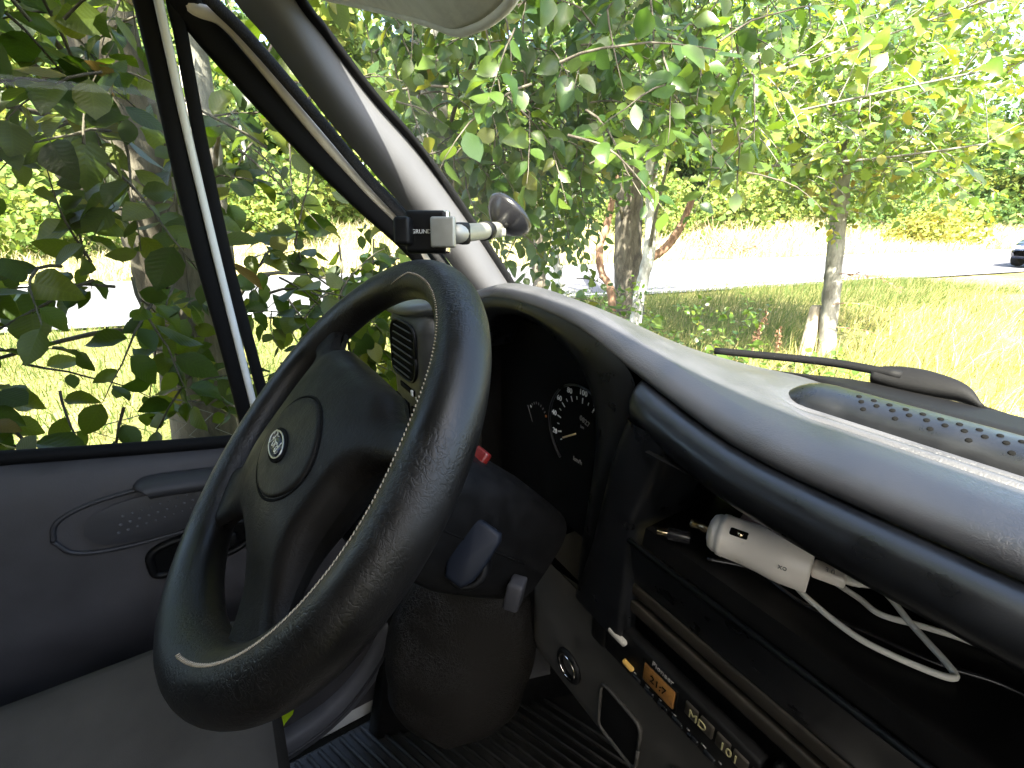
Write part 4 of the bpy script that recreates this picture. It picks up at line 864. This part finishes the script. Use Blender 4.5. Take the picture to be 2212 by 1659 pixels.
# ---- oak pair in the middle: dark trunk and pale trunk
tD = [(-5.4, 5.65, GZ - .1), (-5.4, 5.6, -1.3), (-5.45, 5.5, -.3), (-5.45, 5.45, .7), (-5.5, 5.35, 2.2), (-5.6, 5.2, 5.5)]
t4 = thing('oak_tree', 'thick dark-barked oak in the middle of the windscreen, the darker of two trunks', 'tree', 'trees between van and road')
obj('trunk', trunk_vf(tD, .25, .13, 18), 'bark_dark', t4)
obj('limb', trunk_vf([(-5.35, 5.6, -.70), (-5.15, 5.95, -.55), (-5.05, 6.2, -.20), (-5.0, 6.35, .25)], .075, .05, 10), 'bark_red', t4)
L = Leaves(); ps = []
c = np.concatenate([box_pts(420, (-6.0, 3.2, .45), (-3.2, 7.0, 2.6)), box_pts(300, (-6.5, 3.0, 1.3), (-2.8, 7.5, 3.2)), box_pts(36, (-5.8, 3.6, -.15), (-4.2, 6.0, .3))])
c = clear_view(c, 30, 50, .13); sprays(L, ps, c, lambda p: (.3, -.2, -.1), 9, .42, .115, .4, .45, (.45, -.35, .2)); ps += limb_paths(tD, [(-4.4, 4.5, 1.2), (-4.0, 5.5, 1.6), (-4.6, 6.4, 1.0), (-3.6, 4.6, 2.4), (-5.0, 4.2, .6)], .04)
L.build(t4, 'oak', 'leaf_oak', 300); twig_mesh(t4, 'bark_dark', ps)
tE = [(-4.6, 4.92, GZ - .1), (-4.6, 4.96, -1.1), (-4.58, 5.05, -.46), (-4.6, 5.0, .35), (-4.6, 4.92, .88), (-4.62, 4.92, 1.4), (-4.62, 4.92, 1.9), (-4.7, 4.95, 3.6)]
t5 = thing('young_oak', 'pale straight-trunked oak standing just right of the darker trunk', 'tree', 'trees between van and road')
obj('trunk', trunk_vf(tE, .085, .06, 14), 'bark_pale', t5); L = Leaves(); ps = []
c = np.concatenate([box_pts(150, (-4.0, 3.0, .5), (-1.7, 4.9, 1.5)), box_pts(130, (-3.0, 1.9, .38), (-1.3, 3.6, 1.0)), box_pts(60, (-2.6, 1.3, .28), (-1.3, 2.2, .6)), box_pts(300, (-4.2, 2.0, .8), (-1.4, 5.5, 2.1))])
c = clear_view(c, 30, 52); sprays(L, ps, c, lambda p: (.45, -.25, 0), 9, .36, .090, .35, .45, (.45, -.35, .25)); ps += limb_paths(tE, [(-3.2, 3.8, 1.2), (-2.6, 3.2, .8), (-2.2, 3.6, 1.8), (-3.0, 4.6, 2.4)], .03)
L.build(t5, 'oak', 'leaf_oak', 300); twig_mesh(t5, 'bark_grey', ps)
# ---- right tree, sunlit
tF = [(-2.48, 5.9, GZ - .1), (-2.56, 5.9, -1.19), (-2.63, 5.9, -.67), (-2.69, 5.9, -.18), (-2.74, 5.9, .2), (-2.84, 5.9, .75), (-2.98, 5.9, 1.4), (-3.1, 5.9, 3.0)]
t6 = thing('roadside_tree', 'slender sunlit tree with spotted grey trunk on the grass verge at the right', 'tree', 'trees between van and road')
obj('trunk', trunk_vf(tF, .092, .07, 14), 'bark_grey', t6); L = Leaves(); ps = []
c = np.concatenate([box_pts(170, (-3.5, 4.7, .28), (-1.9, 6.9, 1.7)), box_pts(170, (-3.6, 4.9, .3), (-1.8, 7.2, 1.1)), box_pts(320, (-3.8, 4.2, .7), (-1.2, 7.4, 2.4)), box_pts(150, (-3.6, 4.6, 2.2), (-1.0, 7.4, 3.2)), box_pts(22, (-3.0, 5.4, -.1), (-2.3, 6.4, .3))])
sprays(L, ps, c, lambda p: (.4, .1, .0), 9, .40, .105, .4, .45, (.45, -.45, .3)); ps += limb_paths(tF, [(-2.2, 5.4, .8), (-3.2, 6.2, 1.0), (-1.8, 6.0, 1.7), (-2.4, 5.0, 1.9)], .03)
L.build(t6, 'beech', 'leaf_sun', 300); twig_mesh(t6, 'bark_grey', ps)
for k, (c, ln) in enumerate((((-2.55, 5.85, -.62), .75), ((-2.52, 5.8, -.95), .85), ((-2.5, 5.8, -1.2), .8))):
    L = Leaves(); ps = []; sprays(L, ps, [c], (.72, .45, .10 - .03 * k), 16, ln, .05, .25, .3, (.2, -.4, .3), .12); L.build(t6, 'beech', 'leaf_brown' if k == 0 else 'leaf_sun', 16); twig_mesh(t6, 'bark_red', ps)
# ---- long low bough reaching over from the left, close to the windscreen
t7 = thing('overhanging_bough', 'long sunlit beech bough with big pale leaves reaching across the upper right', 'branch')
L = Leaves(); ps = []; bo = []
for a, b, c_ in (((-2.2, 2.2, .55), (-1.35, 2.35, .62), (-.55, 2.75, .82)), ((-2.2, 2.3, .35), (-1.35, 2.2, .40), (-.50, 2.6, .52)), ((-2.3, 2.2, .9), (-1.4, 2.3, 1.0), (-.4, 2.6, 1.15)), ((-2.0, 2.6, .25), (-1.2, 2.9, .26), (-.45, 3.3, .36))):
    P = smoothpath([a, b, c_], 20); bo.append((P, .009))
    for i, p in enumerate(P[3::2]): sprays(L, ps, [p + rng.normal(size=3) * .02], (.55, .25 * (1 if i % 2 else -1), .25), 9, .30, .088, .2, .5, (.45, -.5, .3), .4)
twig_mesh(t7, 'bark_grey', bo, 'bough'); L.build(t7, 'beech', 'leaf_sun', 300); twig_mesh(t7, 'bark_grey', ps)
# ---- twisted stems and small trunks between the big ones
for nm, lb, pts, r0, r1, bm in (('climbing_stem', 'pale crooked stem left of the dark oak trunk', [(-3.15, 2.40, -1.8), (-3.18, 2.43, -.74), (-3.24, 2.49, -.51), (-3.32, 2.51, -.29), (-3.37, 2.58, -.07), (-3.38, 2.71, .16), (-3.38, 2.83, .31)], .045, .022, 'bark_pale'),
                                ('climbing_stem', 'reddish twisted stem just left of the dark oak trunk', [(-3.6, 3.6, -1.8), (-3.69, 3.56, -.83), (-3.82, 3.52, -.60), (-3.90, 3.54, -.36), (-3.94, 3.65, -.13), (-3.97, 3.73, .06), (-3.9, 3.7, .4)], .045, .028, 'bark_red'),
                                ('sapling', 'short grey trunk left of the crooked stems near the screen base', [(-4.0, 2.87, -1.8), (-4.04, 2.87, -1.0), (-4.16, 2.94, -.64), (-4.3, 3.01, -.18), (-4.4, 3.0, .8)], .10, .06, 'bark_dark')):
    t = thing(nm, lb, 'tree'); obj('trunk', trunk_vf(pts, r0, r1, 10, .12), bm, t); L = Leaves(); ps = []
    e = np.array(pts[-1]); sprays(L, ps, e + rng.normal(size=(9, 3)) * (.22, .3, .16), (.4, -.1, .0), 7, .3, .07, .4, .4, (.3, -.2, .2)); L.build(t, 'beech', 'leaf_oak', 63)
    twig_mesh(t, 'bark_dark', ps)
# ---- low hedge at the foot of the trees
t8 = thing('low_hedge', 'low leafy undergrowth at the foot of the oak trunks', 'hedge'); L = Leaves(); ps = []
c = np.concatenate([box_pts(90, (-5.2, 3.0, GZ), (-2.8, 5.4, -1.05)), box_pts(70, (-3.6, 1.2, GZ), (-1.8, 3.4, -.85)), box_pts(40, (-3.2, 4.0, GZ), (-1.6, 5.2, -1.45))])
sprays(L, ps, c, lambda p: (.3, -.1, .5), 8, .34, .09, .4, .4, (.2, -.2, .3)); L.build(t8, 'beech', 'leaf_oak', 300); twig_mesh(t8, 'bark_dark', ps)

# ---- chain-link fence outside the driver's door
fence = thing('wire_fence', 'sagging diamond mesh wire fence behind the leaves by the driver door', 'fence')
def fz(y): return -.445 + .06 * math.sin(y * 3.1)
for k in range(34):
    y0 = -1.1 + k * .062
    obj('wire', sweep([(-1.42 + .015 * math.sin(i * .9 + k), y0 + (.033 if i % 2 else -.033) * 1.0 + .006 * math.sin(i * .6), fz(y0) - i * .050) for i in range(20)], .0011, .0011, (1, 0, 0), 4, False), 'wire', fence)
obj('top_wire', sweep([(-1.42, y, fz(y) + .004) for y in np.linspace(-1.4, 1.3, 40)], .0014, .0014, (1, 0, 0), 5), 'wire', fence)
for y in (-1.35, 1.25): obj('post', tube([(-1.44, y, GZ), (-1.44, y, -.45)], .03, 10), 'wood_post', fence)

# ---- wooden post by the right tree
post = thing('wooden_post', 'weathered leaning wooden fence post beside the right tree trunk', 'post')
pa0, pa1 = np.array((-2.62, 5.62, GZ - .1)), np.array((-2.74, 5.95, -1.02))
V, F = sweep([pa0, pa0 * .5 + pa1 * .5, pa0 * .04 + pa1 * .96, pa1], lambda s: .062 if s < .9 else .05, None, (1, 0, .1), 12, True, 5); obj('timber', (V, F), 'wood_post', post)
# ---- dry dock stalks in the verge
for k, (x, y, h, lb) in enumerate(((-2.9, 5.0, .62, 'tall dry brown dock stalk in the verge left of the post'), (-3.05, 5.25, .45, 'shorter dry brown dock stalk farther from the post'), (-2.75, 5.2, .40, 'dry brown seed stalk nearest the wooden post'))):
    t = thing('dock_plant', lb, 'plant', 'dry dock stalks'); z0 = float(gz(np.array(x), np.array(y))); P = smoothpath([(x, y, z0), (x + .03, y + .02, z0 + h * .5), (x + .09 - .05 * k, y + .05, z0 + h)], 8)
    obj('stem', tube(P, .005, 6), 'twig_dry', t); L = Leaves(); n = 70; i = rng.integers(6, len(P), n); L.add(np.array(P)[i] + rng.normal(size=(n, 3)) * .012, rng.normal(size=(n, 3)), rng.normal(size=(n, 3)), rng.uniform(.02, .035, n)); L.build(t, 'clump', 'leaf_brown', 0, 'seed_heads')

# ---- grass
def grass(name, label, pts, h, wd, m, lean=(.15, .1), kind='stuff'):
    n = len(pts); z = gz(pts[:, 0], pts[:, 1]); hh = h * rng.uniform(.45, 1.25, n); a = rng.uniform(0, 2 * np.pi, n); sx = np.stack([np.cos(a), np.sin(a), 0 * a], -1) * (wd * rng.uniform(.6, 1.3, n))[:, None]
    ln = np.stack([rng.normal(lean[0], .35, n), rng.normal(lean[1], .35, n), 0 * a], -1) * hh[:, None]; b = np.stack([pts[:, 0], pts[:, 1], z - .02], -1); up = np.array((0, 0, 1.))
    q = [b - sx, b + sx, b + up * (hh * .55)[:, None] + ln * .35 + sx * .7, b + up * (hh * .55)[:, None] + ln * .35 - sx * .7, b + up * (hh * .92)[:, None] + ln * 1.05 + sx * .12, b + up * (hh * .92)[:, None] + ln * 1.05 - sx * .12]
    V = np.stack(q, 1).reshape(-1, 3); base = (np.arange(n) * 6)[:, None, None]; F = (np.array([[0, 1, 2, 3], [3, 2, 4, 5]])[None] + base).reshape(-1, 4)
    o = link(name, mesh_np(name, V, F), m, None, kind); o['label'] = label; o['category'] = 'grass'; return o
def verge(n, x0, x1, y0, y1, d1=-.1, d0=-99):
    p = np.stack([rng.uniform(x0, x1, n), rng.uniform(y0, y1, n)], -1); d = road_d(p[:, 0], p[:, 1]); return p[(d < d1) & (d > d0)]
p = verge(52000, -8, 3.5, 2.0, 16); cl_ = np.sin(p[:, 0] * 2.1 + 1.3) * np.sin(p[:, 1] * 1.6) + np.sin(p[:, 0] * 5.1) * .4; p = p[cl_ > -.9]
green = (p[:, 0] < -2.9 + .5 * np.sin(p[:, 1] * 1.3) + rng.normal(size=len(p)) * .5) & (p[:, 1] > 2)
grass('verge_grass', 'long green grass on the verge under the trees', p[green], .30, .0055, 'grass_green', (.25, -.1))
grass('dry_grass', 'sunlit yellow dry grass in front of the van at the right', p[~green], .28, .0055, 'grass_dry', (.2, -.15))
p = verge(26000, -10.5, -2.0, -6, 4)
g2 = rng.uniform(size=len(p)) < np.clip((-p[:, 0] - 2.6) / 2.2, .15, .9)
grass('hedge_grass', 'green grass patches below the hedge outside the driver window', p[g2], .22, .006, 'grass_green')
grass('straw_litter', 'pale dry straw and stalks under the hedge outside the driver window', p[~g2], .14, .004, 'straw', (.6, .5))
n = 42000; s_ = rng.uniform(-45, 60, n); d_ = RW + .4 + rng.uniform(0, 1, n) ** 1.4 * 24; p = np.stack([-9.1 + RD[0] * s_ + RN[0] * d_, 1 + RD[1] * s_ + RN[1] * d_], -1)
grass('bank_grass', 'bleached dry grass on the bank across the road', p, .45, .022, 'grass_bleached')

# ---- shrubs and trees across the road
def far_tree(name, label, x, y, h, w_, m, n=2600, trunk=True, sz=.34, low=.1, group='trees and shrubs across the road'):
    z0 = float(gz(np.array(x), np.array(y))); t = thing(name, label, 'tree' if trunk else 'shrub', group)
    if trunk: obj('trunk', trunk_vf([(x, y, z0 - .2), (x + .1, y, z0 + h * .35), (x, y + .1, z0 + h * .8)], h * .018, h * .007, 8), 'bark_grey', t)
    nb = 26; cen = np.stack([rng.normal(0, .30, nb) * w_, rng.normal(0, .30, nb) * w_, rng.uniform(low, .92, nb) * h], -1); tap = 1 - .55 * np.clip((cen[:, 2] / h - .45) / .55, 0, 1); cen[:, :2] *= tap[:, None]
    k = rng.integers(0, nb, n); rad = w_ * rng.uniform(.16, .30, nb); dirs = norm(rng.normal(size=(n, 3))); p = cen[k] + dirs * (rad[k] * rng.uniform(.55, 1.05, n))[:, None] * (1, 1, .8) + (x, y, z0)
    L = Leaves(); L.add(p, norm(rng.normal(size=(n, 3)) + (0, 0, -.3)), dirs + (0, 0, .6) + rng.normal(size=(n, 3)) * .3, sz * rng.uniform(.5, 1.2, n)); L.build(t, 'clump', m, 0, 'crown')
def rp(s, d): return (-9.1 + RD[0] * s + RN[0] * d, 1 + RD[1] * s + RN[1] * d)
rows_ = [(-30, 24, 9, 7), (-21, 27, 10, 7), (-13, 22, 8, 6), (-6, 28, 11, 7), (1, 25, 9, 6), (7, 30, 12, 8), (13, 24, 8, 6), (19, 29, 11, 8), (25, 25, 9, 7), (31, 28, 11, 8), (38, 24, 10, 8), (46, 26, 12, 9), (55, 22, 8, 9), (66, 20, 7, 10), (80, 16, 7, 11)]
words_ = ['leftmost', 'second from the left', 'third from the left', 'fourth from the left', 'fifth from the left', 'sixth from the left', 'seventh from the left', 'eighth from the left', 'ninth from the left', 'tenth from the left', 'fifth from the right', 'fourth from the right', 'third from the right', 'second from the right', 'rightmost']
for k, (s, d, h, w_) in enumerate(rows_):
    x, y = rp(s, d); far_tree('broadleaf_tree', 'sunlit broadleaf tree beyond the road bank, %s in the row' % words_[k], x, y, h * 1.35, w_ * 1.25, 'leaf_far' if k % 3 else 'leaf_far_dark', 5200, True, .50, .02)
for k, (s, d, h, w_, m, lb) in enumerate(((32.5, 9.5, 2.2, 3.4, 'leaf_yellow', 'round yellowing bush beside the road at the right edge'), (35, 15, 6.5, 6.5, 'leaf_far_dark', 'large deep green bush behind the yellowing one at right'), (-9, 13, 2.2, 3.6, 'leaf_far', 'low bright shrub on the bank seen through the driver window'), (-2, 15, 2.6, 4, 'leaf_far', 'bright shrub on the bank seen through the quarter window'), (10, 15, 2.4, 3.6, 'leaf_far', 'bright shrub on the bank behind the middle trunks'), (18, 16, 3.2, 4, 'leaf_far', 'green shrub on the bank between the middle trunks and the right tree'))):
    x, y = rp(s, d); far_tree('bank_shrub', lb, x, y, h, w_, m, 2400, False, .22, .0, 'shrubs on the road bank')
n = 30000; s_ = rng.uniform(-70, 130, n); d_ = 36 + rng.uniform(0, 1, n) * 9; wx, wy = rp(s_, d_); hh = (13 + 3 * np.sin(s_ * .25) + 2 * np.sin(s_ * .61 + 1)) * np.interp(s_, [40, 58], [1, .5])
L = Leaves(); L.add(np.stack([wx, wy, gz(wx, wy) + rng.uniform(0, 1, n) ** .8 * hh], -1), rng.normal(size=(n, 3)) + (0, 0, -.4), rng.normal(size=(n, 3)) + (.8, -.5, .6), rng.uniform(.7, 1.5, n))
wd_ = thing('far_wood', 'continuous green wood on the slope far behind the roadside trees', 'wood'); wd_['kind'] = 'stuff'; L.build(wd_, 'clump', 'leaf_far', 0, 'foliage')
for k in range(13):
    x, y = rp(-26 + k * 6.6 + rng.uniform(-1, 1), 19.5 + 2 * math.sin(k * 2.3)); far_tree('low_bush', 'low sunlit bush at the foot of the wood, %s in the row' % ('leftmost', 'second from the left', 'third from the left', 'fourth from the left', 'fifth from the left', 'sixth from the left', 'the middle one', 'sixth from the right', 'fifth from the right', 'fourth from the right', 'third from the right', 'second from the right', 'rightmost')[k], x, y, 3.2 + math.sin(k * 1.7), 5.0, 'leaf_far', 1500, False, .34, -.02, 'bushes at the foot of the wood')
# brush pile
x, y = rp(17.7, 8.8); z0 = float(gz(np.array(x), np.array(y))); bp = thing('brush_pile', 'heap of reddish dry cut branches on the bank across the road', 'brush pile')
ps = []
for k in range(130):
    a = np.array((x, y, z0)) + rng.normal(size=3) * (.7, .7, .05) + (0, 0, .1); d = norm(rng.normal(size=3) * (1, 1, .4) + (0, 0, .55)); ps.append((smoothpath([a, a + d * .7, a + d * 1.4 + rng.normal(size=3) * .12], 3), .028))
twig_mesh(bp, 'twig_dry', ps, 'branches')
# pale birch-like stems at the wood edge, seen through the quarter window
for k, (s, d) in enumerate(((-5.2, 19), (-4.6, 20), (-3.2, 19.5))):
    x, y = rp(s, d); z0 = float(gz(np.array(x), np.array(y))); t = thing('birch_tree', 'pale thin birch at the wood edge, %s of three' % ('left', 'middle', 'right')[k], 'tree', 'birches at the wood edge')
    obj('trunk', trunk_vf([(x, y, z0 - .2), (x + .1, y, z0 + 3), (x + .05, y + .1, z0 + 7)], .13, .06, 8), 'bark_pale', t); L = Leaves(); n = 300
    L.add(np.array((x, y, z0 + 6)) + rng.normal(size=(n, 3)) * (.9, .9, 1.3), rng.normal(size=(n, 3)) + (0, 0, -.5), rng.normal(size=(n, 3)), rng.uniform(.15, .3, n)); L.build(t, 'clump', 'leaf_far', 0, 'crown')

# ---- car coming along the road
car = thing('parked_car', 'dark blue car on the road at the far right edge', 'car')
co = np.array((-3.75, 24.6, GZ + .06)); cyaw = math.atan2(RD[1], RD[0]); cf = np.array((-math.cos(cyaw), -math.sin(cyaw), 0)); cs_ = np.array((-cf[1], cf[0], 0)); cu_ = np.array((0, 0, 1.))
def cpt(f, s, u): return co + cf * f + cs_ * s + cu_ * u
sec = [(-2.1, .35, .80, .62), (-2.05, .30, .95, .80), (-1.2, .25, 1.0, .84), (-.2, .25, .98, .85), (.8, .25, .95, .85), (1.6, .27, .86, .80), (2.05, .30, .72, .70), (2.15, .38, .55, .6)]
rows = []
for f, z0, z1, hw in sec: rows.append([cpt(f, s, u) for s, u in ((-hw * .9, z0), (-hw, z0 + .12), (-hw, (z0 + z1) / 2), (-hw * .94, z1), (0, z1 + .03), (hw * .94, z1), (hw, (z0 + z1) / 2), (hw, z0 + .12), (hw * .9, z0))])
obj('body', grid(rows, True), 'car_paint', car)
rows = []
for f, z1, hw in ((-1.75, .96, .74), (-1.35, 1.30, .66), (-.7, 1.45, .60), (.1, 1.43, .60), (.55, 1.28, .64), (1.05, .95, .72)): rows.append([cpt(f, s, u) for s, u in ((-.78, .94), (-hw, z1), (0, z1 + .03), (hw, z1), (.78, .94))])
cg = obj('cabin_glass', grid(rows), 'car_glass', car)
obj('roof', grid([[cpt(f, s * hw, z + .012 + .02 * (1 - abs(s))) for s in (-1, -.5, 0, .5, 1)] for f, z, hw in ((-1.3, 1.33, .62), (-.7, 1.47, .60), (.1, 1.45, .60), (.45, 1.33, .60))]), 'car_paint', car)
for s in (-1, 1):
    obj('headlight', box(cpt(2.06, s * .52, .62), (.06, .16, .07), .03, (cf, cs_, cu_)), 'lamp_glass', car)
    for f in (-1.3, 1.35):
        wv = obj('wheel', revolve([(-.1, .0), (-.1, .22), (-.09, .30), (0, .315), (.09, .30), (.1, .22), (.1, 0)], cpt(f, s * .76, .315), cs_, 24), 'tyre', car)
        obj('hubcap', revolve([(.0, 0), (.0, .19), (-.02, .2)], cpt(f, s * .865, .315), cs_ * s, 20), 'chrome', wv)
obj('number_plate', box(cpt(2.16, 0, .45), (.01, .26, .055), .004, (cf, cs_, cu_)), 'print', car)
